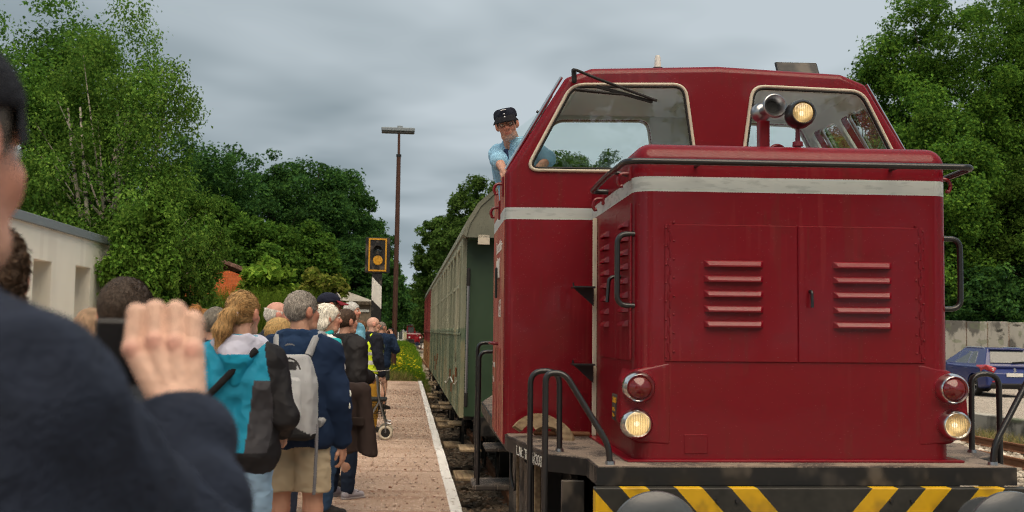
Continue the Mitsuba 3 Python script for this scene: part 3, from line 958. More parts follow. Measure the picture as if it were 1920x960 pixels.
for k, (x, y, h, rx, lab) in enumerate((
        (3.1, 118, 14.6, 3.0, 'outermost lighter tree right of the line, above the red coach'),
        (6.0, 112, 17.8, 3.8, 'light green poplar-like tree rising above the coach roof'),
        (9.6, 108, 19.0, 4.2, 'light green tree right behind the driver'),
        (14.0, 110, 20.4, 4.4, 'light green tree seen through the left cab window'),
        (18.9, 113, 20.0, 4.0, 'light green tree behind the cab, right of the window tree'),
        (3.6, 121, 9.0, 3.4, 'low bushy tree at the foot of the poplars by the line'))):
    tree(lab, x, y, -.1, h, rx, h * .46, [(.085, .160, .034), (.068, .138, .032), (.105, .180, .042)], 32000, .30, 70 + k, clumps=190, cr=.16, limb=5, cz=h * .51)
for k, (x, y, h, rx, lab) in enumerate(((-2.6, 190, 10.4, 5.0, 'far tree closing the view over the line, left'), (4.2, 200, 10.4, 6.0, 'far tree closing the view over the line, right'), (-9, 205, 12, 7.0, 'far tree behind the dark wood'))):
    tree(lab, x, y, 0, h, rx, h * .46, DARK, 12000, .5, 80 + k, clumps=60, cr=.24, limb=3, cz=h * .5)
RGT = [(0.113, 0.232, 0.034), (0.087, 0.191, 0.032), (0.151, 0.276, 0.04), (0.069, 0.163, 0.032)]
for k, (x, y, h, rx, ry, cols, n, lab) in enumerate((
        (28.2, 62, 22.5, 5.2, 5.0, RGT, 90000, 'large oak whose crown rises beside the cab roof'),
        (34.6, 63, 23.5, 5.2, 5.0, RGT, 80000, 'large tree at the right edge of the picture, behind the concrete wall'),
        (25.4, 65, 18.6, 3.2, 4.0, RGT, 50000, 'tree directly beside the cab roof, lower than the large oak'),
        (25.2, 57, 14.0, 3.5, 4.0, RGT, 52000, 'lower spreading tree right of the cab, above the concrete wall'),
        (30.2, 56.5, 11.0, 3.8, 3.6, [(.075, .145, .024), (.055, .118, .022), (.098, .172, .030)], 44000, 'bright green tree just behind the concrete wall'),
        (21.0, 66, 11.0, 3.6, 4.0, DARK, 26000, 'dark tree seen through the right cab window'),
        (34.0, 57, 9.0, 3.0, 3.2, RGT, 24000, 'small tree at the right edge leaning over the wall'),
        (27.2, 54.5, 6.0, 3.2, 2.2, DARK, 24000, 'dark undergrowth tree at the foot of the wall trees'))):
    tree(lab, x, y, 0, h, rx, h * .47, cols, int(n * 1.15), .19, 90 + k, ry=ry, clumps=230, cr=.16, limb=30, cz=h * .53, trunk_r=.16 if h > 12 else .1)

for k, (x, y, h, rx) in enumerate(((-16, -24, 13, 5), (-7, -30, 15, 5), (2, -34, 14, 5.5), (11, -30, 15, 5.5), (20, -26, 13, 5))):
    tree(('first', 'second', 'third', 'fourth', 'fifth')[k] + ' tree from the left in the row behind the camera, mirrored in the red paint', x, y, 0, h, rx, h * .47, OAK, 9000, .42, 120 + k, clumps=70, cr=.25, limb=4, cz=h * .52)
# ------------------------------------------------------------------ the locomotive
LO = thing('locomotive', 'crimson diesel locomotive with a pale grey band and two big cab windows', 'locomotive')
HY, HX0, HX1, HTOP = 6.42, 1.292, 3.036, 3.092       # front of the hood, its sides and top
CY0, CY1 = 7.93, 9.20                                # cab front and rear
hoodm = rhull([(x, y, z) for x in (HX0 + .10, HX1 - .10) for y in (HY + .09, CY0 + .1) for z in (1.3, HTOP - .10)], .10, 40)
hoodm = hoodm.trim_by_plane((0, 0, 1), 1.312).trim_by_plane((0, -1, 0), -(CY0 + .02))
# bevelled lamp fairings at the lower corners of the hood
fair = []
for sgn in (-1, 1):
    X = lambda x: XC - sgn * (x - XC)
    out = [(1.47, 1.842), (1.315, 1.805), (1.235, 1.745), (1.222, 1.53), (1.25, 1.47), (1.31, 1.432), (1.47, 1.418)]
    pts = [(X(x), 6.424, z) for x, z in out] + [(X(x + .02), 6.60, z) for x, z in out] + [(X(1.30), 6.76, 1.80), (X(1.30), 6.76, 1.47)]
    fair.append(rhull(pts, .018, 12))
hood = put('hood', hoodm + fair[0] + fair[1], 'red_enamel', LO, smooth=32)
put('flange', cat([chbox(HX0 - .045, HX1 + .045, HY - .045, HY - .002, 1.312, 1.326, .003), chbox(HX0 - .05, HX0 + .01, HY - .0, CY0 - .05, 1.3122, 1.3235, .003), chbox(HX1 - .01, HX1 + .05, HY, CY0 - .05, 1.3122, 1.3235, .003)]), 'plain_red', hood)
# louvers: pressed scoops, open below
W_, D_ = .163, .026
outer = m3d.Manifold.hull_points(V([(-W_, 0, .020), (W_, 0, .020), (-W_, 0, -.017), (W_, 0, -.017), (-W_ + .022, -D_, -.008), (W_ - .022, -D_, -.008), (-W_ + .022, -D_, -.017), (W_ - .022, -D_, -.017), (-W_ + .016, -.012, .014), (W_ - .016, -.012, .014)], np.float32))
inner = m3d.Manifold.hull_points(V([(-W_ + .014, .01, .010), (W_ - .014, .01, .010), (-W_ + .014, .01, -.03), (W_ - .014, .01, -.03), (-W_ + .03, -D_ + .004, -.010), (W_ - .03, -D_ + .004, -.010), (-W_ + .03, -D_ + .004, -.03), (W_ - .03, -D_ + .004, -.03)], np.float32))
lmesh = mv(outer - inner)
dx0, dxm, dx1, dz0, dz1 = 1.452, 2.180, 2.882, 1.863, 2.628
for a, b, lc in ((dx0, dxm - .002, 1.826), (dxm + .002, dx1, 2.535)):
    d = put('door', chbox(a, b, HY - .018, HY - .008, dz0, dz1, .0035), 'red_enamel', hood)
    if a == dx0:
        door0 = d
    for k in range(5):
        tw = T().translate([lc, HY - .0185, 2.409 - k * .0838])
        share('louver', (lmesh, 'mat_plain_red', 25), d, tw)
put('latch', tube(bend([(2.245, HY - .016, 2.262), (2.245, HY - .05, 2.262), (2.245, HY - .055, 2.17)], .02), .0085, 8), 'black_enamel', hood, smooth=50)
for x, s in ((1.476, 1), (2.858, -1)):
    hg = []
    for k in range(16):
        z = 1.875 + k * .0475
        hg.append(rhull([(x + .005 * (-1) ** k, HY - .019, z), (x + .005 * (-1) ** k, HY - .019, z + .040)], .0042, 8))
    put('hinge', cat(hg), 'red_enamel', hood, smooth=40)
rv = []
for x in (1.458, 1.50, 2.835, 2.876):
    for k in range(8):
        rv.append(mv(m3d.Manifold.sphere(.007, 8), (x, HY - .018, 1.89 + k * .1025 + .03 * (x in (1.50, 2.835)))))
put('rivets', cat(rv), 'plain_red', hood, smooth=True, kind='stuff')
put('cover_plate', chbox(1.557, 1.686, HY - .014, HY - .005, 1.356, 1.464, .003), 'red_enamel', hood)
# hood side: doors, louvers, handle, maker's plate (both sides)
for sgn in (-1, 1):
    X = lambda x: XC - sgn * (x - XC)
    for a, b, ly in ((6.50, 6.955, 6.67), (6.962, 7.60, 7.30)):
        d = put('side_door', chbox(min(X(HX0 - .007), X(HX0 + .003)), max(X(HX0 - .007), X(HX0 + .003)), a, b, 1.862, 2.745, .003), 'red_enamel', hood)
        for k in range(8):
            M_ = frame(lmesh, (X(HX0 - .0075), ly, 2.645 - k * .0815), (0, -sgn * -1, 0), (0, 0, 1)) if 0 else None
            R = T().translate([X(HX0 - .0075), ly, 2.645 - k * .0815]).rotate([0, 0, 1], -90 if sgn < 0 else 90).scale([.62, 1.15, 1])
            share('louver', (lmesh, 'mat_plain_red', 25), d, R)
    sgn < 0 and put('hinge', cat([rhull([(X(HX0 - .012), 6.475, 1.875 + k * .055), (X(HX0 - .012), 6.475, 1.92 + k * .055)], .006, 8) for k in range(16)]), 'plain_red', hood, smooth=40)
    put('door_lever', tube(bend([(X(HX0), 6.80, 2.352), (X(HX0 - .075), 6.80, 2.352), (X(HX0 - .085), 6.80, 2.20)], .035), .011, 8), 'black_enamel', hood, smooth=50)
    put('grab_handle', tube(bend([(X(HX0 + .04), 6.48, 2.577), (X(HX0 - .085), 6.48, 2.577), (X(HX0 - .085), 6.48, 2.173), (X(HX0 + .04), 6.48, 2.173)], .075, 8), .0155, 12), 'black_enamel', hood, smooth=50)
    put('corner_strip', chbox(min(X(1.262), X(1.290)), max(X(1.262), X(1.290)), 7.70, 7.722, 1.325, 2.80, .003), 'cream_rubber', hood)
    for z in (2.323, 1.805):
        sb = put('step_bracket', chbox(min(X(1.12), X(1.262)), max(X(1.12), X(1.262)), 7.58, 7.72, z - .006, z + .006, .002), 'black_enamel', hood)
        put('gusset', frame(extrude(Polygon([(0, -.0065), (-.13, -.0065), (0, -.125)]), .008), (X(1.262), 7.665, z), (-sgn, 0, 0), (0, 0, 1)), 'black_enamel', sb)
        put('tip', tube([(X(1.125), 7.62, z), (X(1.122), 7.62, z + .03)], .006, 6), 'black_enamel', sb)
    if sgn < 0:
        pl = put('maker_plate', chbox(1.278, 1.288, 6.865, 7.045, 1.492, 1.650, .003), 'black_frame', hood)
        for t, z, hh in (('JUNG', 1.598, .034), ('1954', 1.548, .022), ('V 46', 1.512, .022)):
            put('lettering', frame(meshkit.text_mesh(t, hh, .002), (1.2775, 7.02, z), (0, -1, 0), (0, 0, 1)), 'amber_paint', pl, kind='stuff')
    # hooks for signal lamps
    for x, y, z in ((HX0, 6.55, 2.93), (HX0, 7.45, 2.90)):
        put('lamp_hook', cat([tube(bend([(X(x + .01), y, z), (X(x - .055), y, z), (X(x - .075), y, z - .04), (X(x - .06), y, z - .075), (X(x - .045), y, z - .07)], .03), .0105, 8), chbox(min(X(x - .012), X(x + .006)), max(X(x - .012), X(x + .006)), y - .03, y + .03, z - .04, z + .04, .003)]), 'plain_red', hood, smooth=40)
# lamps: chrome ring, reflector, bulb and lens (white, lit); red dome (unlit)
scene['mat_lamp_lens'] = {'type': 'thindielectric', 'int_ior': 1.5}


def lamp(parent, x, y, z, r, lit, ring='chrome', name='headlight'):
    e = ((1, 0, 0), (0, 0, 1))
    h = put(name, frame(lathe([(r * .72, .052), (r * .80, .060), (r * .93, .050), (r, .022), (r, 0)], 40), (x, y, z), *e), ring, parent, smooth=60)
    rr = r * .73
    if lit:
        put('reflector', frame(lathe([(.002, .003), (rr * .4, .007), (rr * .75, .024), (rr, .046)], 32), (x, y, z), *e), 'reflector', h, smooth=60, flip_normals=False)
        scene[uniq('bulb', h)] = {**mikit.ply(placed(h, frame(mv(m3d.Manifold.sphere(.0145, 16)), (x, y - .024, z), *e), {}), None, smooth=True), 'emitter': {'type': 'area', 'radiance': rgb(BULB * 1.0, BULB * .80, BULB * .48)}}
        g = lathe([(0, .060), (rr * .6, .057), (rr, .050)], 32)
        put('lens', frame(g, (x, y, z), *e), 'lamp_lens', h, smooth=True)
        rb = [tube([(x + q * rr, y - .052 - .006 * (1 - q * q), z - rr * .92 * math.sqrt(1 - q * q)), (x + q * rr, y - .060, z), (x + q * rr, y - .052 - .006 * (1 - q * q), z + rr * .92 * math.sqrt(1 - q * q))], .0012, 5) for q in np.linspace(-.8, .8, 9)]
        put('lens_rib', cat(rb), 'reflector', h, kind='stuff')
    else:
        put('lens', frame(lathe([(0, .075), (rr * .35, .072), (rr * .7, .063), (rr, .048)], 32), (x, y, z), *e), 'red_glass', h, smooth=True)
    return h


BULB = .17
for sgn in (-1, 1):
    X = lambda x: XC - sgn * (x - XC)
    lamp(LO, X(1.309), 6.408, 1.722, .088, False, name='tail_lamp')
    lamp(LO, X(1.298), 6.408, 1.522, .086, True)
# lamp and horn on top of the hood
tl = lamp(LO, 2.252, 6.56, 3.296, .0800, True, 'black_enamel')
put('shell', frame(lathe([(.080, .0), (.082, -.02), (.070, -.06), (.04, -.085), (.002, -.092)], 32), (2.252, 6.56, 3.296), (1, 0, 0), (0, 0, 1)), 'black_enamel', tl, smooth=60)
put('stem', cat([lathe([(.001, .125), (.012, .125), (.014, .05), (.028, .045), (.030, .02), (.018, .018), (.020, 0), (.075, -.004), (.080, -.020), (.001, -.024)], 24)]), 'plain_red', tl, smooth=50, to_world=T().translate([2.252, 6.60, 3.096]))
HN = thing('locomotive__horn', None, None)
labels.pop(HN, None)
ax = V([.10, -.99, .0])
ax /= np.linalg.norm(ax)
ex = np.cross((0, 0, 1.), ax) * -1
hp = [(.070, .0), (.064, -.004), (.050, .012), (.036, .035), (.026, .07), (.020, .10), (.012, .13)]
outp = [(.071, .0), (.073, .004), (.056, .018), (.042, .045), (.032, .09), (.028, .16), (.040, .165), (.055, .175), (.058, .215), (.040, .235), (.001, .238)]
o = V([2.130, 6.62, 3.358])
fl = lambda m: frame(m, o, np.cross((0, 0, 1.), -ax) * 1.0, (0, 0, 1))
put('bell', fl(cat([lathe(outp, 32), lathe(hp, 32)])), 'steel', HN, smooth=50)
put('bore', fl(lathe([(.034, .040), (.001, .041)], 20)), 'black_rubber', HN)
put('bracket', chbox(2.072, 2.132, 6.72, 6.78, 3.07, 3.29, .004), 'plain_red', HN)
put('lifting_eye', tube([(2.155 + .038 * math.cos(a), 6.66, 3.10 + .030 * math.sin(a)) for a in np.linspace(-.3, PI + .3, 14)], .010, 8), 'plain_red', HN, smooth=50)
# handrail round the hood top
put('hood_rail', tube(bend([(HX0 + .01, 7.30, 2.925), (1.19, 7.30, 2.925), (1.195, 6.80, 2.945), (1.215, 6.27, 2.957), (3.10, 6.27, 2.957), (3.135, 6.80, 2.945), (3.14, 7.30, 2.925), (HX1 - .01, 7.30, 2.925)], .07, 8), .0175, 12), 'black_enamel', LO, smooth=50)
for sgn in (-1, 1):
    X = lambda x: XC - sgn * (x - XC)
    put('rail_stay', tube([(X(HX0 + .01), 6.62, 2.93), (X(1.203), 6.62, 2.949)], .012, 8), 'black_enamel', LO, smooth=50)
for x in (1.62, 2.70):
    put('rail_stay', tube([(x, HY + .01, 2.955), (x, 6.28, 2.957)], .010, 8), 'black_enamel', LO, smooth=50)

# ---- cab: one rounded shell with window openings
def prof(o):
    return [(-1.465 + o, 1.20), (-1.465 + o, 3.15 - o * .3), (-1.072 + o, 3.845 - o), (-.9 + o * .6, 3.905 - o), (0, 3.935 - o), (.9 - o * .6, 3.905 - o), (1.072 - o, 3.845 - o), (1.465 - o, 3.15 - o * .3), (1.465 - o, 1.20)]


VF = .045                                             # the front is slightly pointed in plan


def cab_hull(o, r):
    pts = []
    for x, z in prof(o + r):
        k = VF * (1 - abs(x) / 1.465)
        pts += [(XC + x, CY0 + .035 - k + o + r, z), (XC + x, CY1 - o - r, z)]
    return rhull(pts, r, 24)


shell = cab_hull(0, .055).trim_by_plane((0, 0, 1), 1.235) - cab_hull(.045, .02).trim_by_plane((0, 0, 1), 1.30)
WL = [(1.150, 3.772), (1.925, 3.786), (2.008, 3.165), (.845, 3.165)]


def winpoly(pts, r=.085, grow=0.):
    q = Polygon(rpoly(pts, r, 7))
    return q.buffer(grow) if grow else q


def front_y(x):
    return CY0 - VF * (1 - abs(x - XC) / 1.465) + .035


cutters = []
for side in (0, 1):
    P = WL if side == 0 else [(2 * XC - x, z) for x, z in WL][::-1]
    cutters.append(man(frame(extrude(winpoly(P), .5), (0, CY0 + .25, 0), (1, 0, 0), (0, 0, 1))))
    cutters.append(man(frame(extrude(winpoly([(x + (XC - x) * .02, z - (.0 if z > 3.5 else -.0)) for x, z in P]), .5), (0, CY1 + .25, 0), (1, 0, 0), (0, 0, 1))))
# side windows in the sloped upper side (two sliding panes each side)
sl_in = []
for sgn in (-1, 1):
    u = V([sgn * (-1.072 + 1.465) * -1, 0, 3.845 - 3.15])
    u /= np.linalg.norm(u)
    base = V([XC + sgn * 1.465, 0, 3.15])
    for a, b in ((8.04, 8.52), (8.58, 9.08)):
        q = Polygon(rpoly([(a, .06), (b, .06), (b, .66), (a, .66)], .05, 6))
        ey = u
        ex_ = V([0, 1., 0]) * -sgn * -1
        mm = man(frame(extrude(q if sgn > 0 else Polygon([(-x, y) for x, y in q.exterior.coords]), .4), base - np.cross((0, 1., 0) if sgn > 0 else (0, -1., 0), ey) * .2, (0, 1, 0) if sgn > 0 else (0, -1, 0), ey))
        cutters.append(mm)
        sl_in.append((sgn, a, b, base, ey))
for cutter in cutters:
    shell = shell - cutter
cab = uniq('cab', LO)
lining = cab_hull(.0465, .02).trim_by_plane((0, 0, 1), 1.32) - cab_hull(.062, .02).trim_by_plane((0, 0, 1), 1.34)
for cutter in cutters:
    lining = lining - cutter
# the two weathered sides and the glossy rest are separate entries of the cab
side_cut = m3d.Manifold.cube((.6, 4, 1.75)).translate((XC - 1.465 - .6 + .012, CY0 + .05, 1.38))
scene[cab] = mikit.ply(placed(cab, shell, {}), 'mat_red_enamel', smooth=32)
inn = cab_hull(.047, .02).trim_by_plane((0, 0, 1), 1.301)
for s in (-1, 1):
    put('side_sheet', chbox(XC + s * 1.4665 - .0015, XC + s * 1.4665 + .0015, CY0 + .085, CY1 - .04, 1.245, 3.13, .001), 'chalked_enamel', cab)
put('side_rib', cat([chbox(XC - 1.4735, XC - 1.4682, y, y + .012, 1.26, 1.90, .002) for y in (8.22, 8.36, 8.62, 8.78, 9.02)]), 'chalked_enamel', cab)
for side in (0, 1):
    P = WL if side == 0 else [(2 * XC - x, z) for x, z in WL][::-1]
    ring = lambda g, off: [(x, front_y(x) - off, z) for x, z in list(winpoly(P, .085, g).exterior.coords)[:-1]]
    w = put('front_window', tube(ring(.004, .006), .0125, 8, closed=True), 'cream_rubber', cab, smooth=60)
    put('seal', tube(ring(-.012, .006), .009, 8, closed=True), 'black_rubber', w, smooth=60)
    pp_ = winpoly(P, .085, .004)
    v2, f2 = trimesh.creation.triangulate_polygon(pp_, engine='earcut')
    put('pane', (np.stack([v2[:, 0], [front_y(x) + .012 for x in v2[:, 0]], v2[:, 1]], -1), f2), 'pane', w)
    P2 = [(x + (XC - x) * .02, z) for x, z in P]
    ringr = [(x, CY1 + .004, z) for x, z in list(winpoly(P2, .085, .004).exterior.coords)[:-1]]
    w = put('rear_window', tube(ringr, .017, 8, closed=True), 'cream_rubber', cab, smooth=60)
    v2, f2 = trimesh.creation.triangulate_polygon(winpoly(P2, .085, .004), engine='earcut')
    put('pane', (np.stack([v2[:, 0], v2[:, 0] * 0 + CY1 - .02, v2[:, 1]], -1), f2), 'pane', w)
for sgn, a, b, base, ey in sl_in:
    nn = np.cross((0, 1., 0), ey) * (1 if np.cross((0, 1., 0), ey)[0] * sgn > 0 else -1)
    q = [base + ey * t + V([0, y, 0]) + nn * .006 for y, t in rpoly([(a, .06), (b, .06), (b, .66), (a, .66)], .05, 6)]
    w = put('side_window', tube(q, .014, 8, closed=True), 'chrome', cab, smooth=60)
    if not (sgn < 0):                     # the driver's pane is slid open
        c4 = [base + ey * t + V([0, y, 0]) - nn * .015 for y, t in ((a, .06), (b, .06), (b, .66), (a, .66))]
        put('pane', (V(c4), V([[0, 1, 2], [0, 2, 3]])), 'pane', w)
# wind deflector at the driver's window
uu = sl_in[0][4]
p0 = V([XC - 1.465, 8.05, 3.15]) + uu * .22
p1 = V([XC - 1.465, 8.05, 3.15]) + uu * .50
nn = V([-uu[2], 0, uu[0]])
put('wind_deflector', (V([p0, p1, p1 + nn * .02 + V([0, .02, 0]), p0 + nn * .13 + V([0, .03, 0])]), V([[0, 1, 2], [0, 2, 3]])), 'pane', cab)
put('deflector_stay', tube([p1 + nn * .035, p1 - nn * .01], .010, 8), 'black_enamel', cab, smooth=50)
# gutters along the sloped edge, wipers, roof fittings
for sgn in (-1, 1):
    X = lambda x: XC - sgn * (x - XC)
    put('edge_trim', tube([(X(.705), 8.02, 3.17), (X(1.085), 8.02, 3.845)], .012, 8), 'chrome', cab, smooth=50)
    if sgn > 0:
        continue
    w = put('wiper', tube(bend([(X(1.155), 7.93, 3.86), (X(1.152), 7.85, 3.862), (X(1.30), 7.845, 3.80), (X(1.72), 7.865, 3.655)], .03), [.016] * 1 + [.014] * 12 + [.007] if 0 else .010, 8), 'black_rubber', cab, smooth=50)
    put('pivot', rhull([(X(1.155), 7.90, 3.865), (X(1.158), 7.90, 3.79)], .018, 12), 'black_rubber', w, smooth=40)
    put('blade', cat([chbox(-.20, .20, -.006, .006, -.012, .012, .003)]), 'black_rubber', w, to_world=T().translate([X(1.50), 7.878, 3.700]).rotate([0, 1, 0], 15 * (1 if sgn < 0 else -1)))
    put('second_arm', tube([(X(1.165), 7.89, 3.728), (X(1.33), 7.875, 3.708), (X(1.55), 7.875, 3.690)], [.014, .010, .006], 8), 'black_rubber', w, smooth=50)
put('roof_aerial', lathe([(.028, 0), (.026, .02), (.020, .10), (.016, .115), (.001, .118)], 20), 'white_paint', cab, smooth=50, to_world=T().translate([1.825, 8.33, 3.99]))
put('roof_aerial_base', lathe([(.04, 0), (.04, .11), (.001, .112)], 20), 'black_rubber', cab, to_world=T().translate([1.825, 8.33, 3.90]))
put('roof_panel', man(chbox(-.16, .16, -.012, .012, 0, .17, .01)).rotate((-30, 0, 0)).translate((2.885, 8.36, 3.96)), 'black_frame', cab)
put('roof_panel_stay', tube([(2.885, 8.42, 4.05), (2.885, 8.55, 3.90)], .012, 8), 'black_frame', cab)
for z in (3.08, 2.95):
    y = 8.10 if z > 3 else 8.45
    put('lamp_hook', cat([tube(bend([(.70, y, z), (.645, y, z), (.625, y, z - .04), (.64, y, z - .075), (.655, y, z - .07)], .03), .011, 8), chbox(.684, .699, y - .03, y + .03, z - .09, z + .05, .003)]), 'plain_red', cab, smooth=40)
# cab interior: lining, console, seat back, dividing posts
put('wall_lining', lining, 'cab_grey', cab, smooth=30)
put('lining', cat([chbox(XC - .06, XC + .06, 7.99, 8.03, 3.1, 3.8, .01), chbox(XC - 1.38, XC + 1.38, 8.03, 8.33, 2.98, 3.03, .02), chbox(XC - 1.0, XC + 1.0, 9.0, 9.12, 2.9, 3.12, .02)]), 'cab_grey', cab)
put('console', cat([chbox(1.55, 2.5, 8.06, 8.30, 3.03, 3.12, .02)]), 'cab_grey', cab)
put('ceiling', cat([chbox(XC - .95, XC + .95, 8.05, 9.1, 3.80, 3.835, .01)]), 'cab_grey', cab)
# letters, number plate, door handle and small lettering on the cab side
TX = lambda t, h, y, z, m='white_paint': put('lettering', frame(meshkit.text_mesh(t, h, .002), (.6962, y, z), (0, -1, 0), (0, 0, 1)), m, cab, kind='stuff')
TX('Eisenbahn-', .085, 8.80, 2.62)
TX('Museum', .055, 8.70, 2.53)
TX('61', .13, 8.50, 2.13)
TX('Bremse', .05, 9.1, 1.74)
TX('V 46', .05, 9.1, 1.62)
dp = put('crest', chbox(.683, .6965, 8.42, 8.62, 2.42, 2.56, .004), 'white_paint', cab)
put('key_box', chbox(.668, .6825, 8.44, 8.54, 2.27, 2.50, .006), 'black_frame', cab)
put('door_handle', tube(bend([(.697, 8.9, 1.93), (.655, 8.9, 1.93), (.655, 8.55, 1.93), (.697, 8.55, 1.93)], .02), .012, 8), 'plain_red', cab, smooth=50)

# ---- rear hood, frame, deck
rh = put('rear_hood', rhull([(x, y, z) for x in (HX0 + .10, HX1 - .10) for y in (CY1 - .1, 12.35) for z in (1.3, 3.02)], .10, 24).trim_by_plane((0, 0, 1), 1.312), 'red_enamel', LO, smooth=32)
put('exhaust_box', chbox(1.72, 2.45, 10.2, 11.2, 3.10, 3.36, .02), 'white_paint', rh)
DZ = 1.31
half = [(1.056, 6.205), (1.056, 6.57), (.867, 6.755), (.713, 7.80), (.70, 9.35), (.713, 11.2), (.867, 12.25), (1.056, 12.45), (1.056, 12.8)]
deckp = Polygon(half + [(2 * XC - x, y) for x, y in half[::-1]])
put('deck', mv(extrude(deckp.buffer(-.012), .014), (0, 0, DZ - .011)), 'deck_plate', LO)
inner_ = deckp.buffer(-.018)
put('frame_edge', mv(extrude(deckp.difference(inner_), .094), (0, 0, DZ - .097)), 'black_frame', LO)
put('underframe', cat([mv(extrude(inner_.buffer(-.002), .03), (0, 0, DZ - .055)), bx(XC - .95, XC + .95, 6.5, 12.4, .55, 1.18), bx(XC - 1.12, XC - 1.08, 7.1, 11.9, .45, 1.15), bx(XC + 1.08, XC + 1.12, 7.1, 11.9, .45, 1.15)]), 'black_frame', LO)
put('lettering', frame(meshkit.text_mesh('L.Nr. TE 24/2001', .062, .002), (.752, 7.50, 1.222), ((.867 - .713) / 1.056, -.9893, 0), (0, 0, 1)), 'white_paint', LO, kind='stuff')
put('lettering', frame(meshkit.text_mesh('Rangierbetrieb', .05, .002), (.6995, 8.9, 1.25), (0, -1, 0), (0, 0, 1)), 'white_paint', LO, kind='stuff')
bm = put('buffer_beam', chbox(1.036, 2 * XC - 1.036, 6.12, 6.195, .62, 1.211, .004), 'hazard_paint', LO)
put('bolts', cat([mv(m3d.Manifold.cylinder(.012, .012, .010, 10).rotate((90, 0, 0)), (x, 6.119, z)) for x in (1.66, 1.76, 2.56, 2.67) for z in (1.145, 1.02)]), 'black_enamel', bm, kind='stuff')
for sgn in (-1, 1):
    b = put('buffer', mv(lathe([(.001, -.045), (.10, -.040), (.17, -.030), (.217, -.010), (.220, .004), (.212, .014), (.075, .030), (.070, .14), (.10, .145), (.105, .235), (.15, .24), (.15, .262)], 48), M=V([[1, 0, 0], [0, 0, 1], [0, -1, 0]])), 'buffer_paint', LO, smooth=40, to_world=T().translate([XC + sgn * .878, 5.86, 1.018]))
    put('buffer_base', chbox(XC + sgn * .878 - .21, XC + sgn * .878 + .21, 6.10, 6.119, .79, 1.075, .012), 'black_frame', LO)
    for q in (-.17, .17):
        put('bolt', mv(lathe([(.001, -.03), (.016, -.028), (.020, -.012), (.024, 0)], 12), M=V([[1, 0, 0], [0, 0, 1], [0, -1, 0]])), 'steel', LO, smooth=40, to_world=T().translate([XC + sgn * .878 + q, 6.10, 1.035]))
put('coupling_plate', chbox(2.0, 2.29, 6.085, 6.119, .86, 1.075, .02), 'black_frame', LO)
for x in (2.055, 2.235):
    put('coupling_bolt', mv(m3d.Manifold.cylinder(.03, .03, .026, 16).rotate((90, 0, 0)), (x, 6.083, 1.045)), 'black_enamel', LO, smooth=40)
put('coupling_hook', tube(bend([(2.145, 6.09, .98), (2.145, 5.95, .98), (2.145, 5.86, .93), (2.145, 5.88, .87)], .05), .035, 10), 'black_frame', LO, smooth=50)
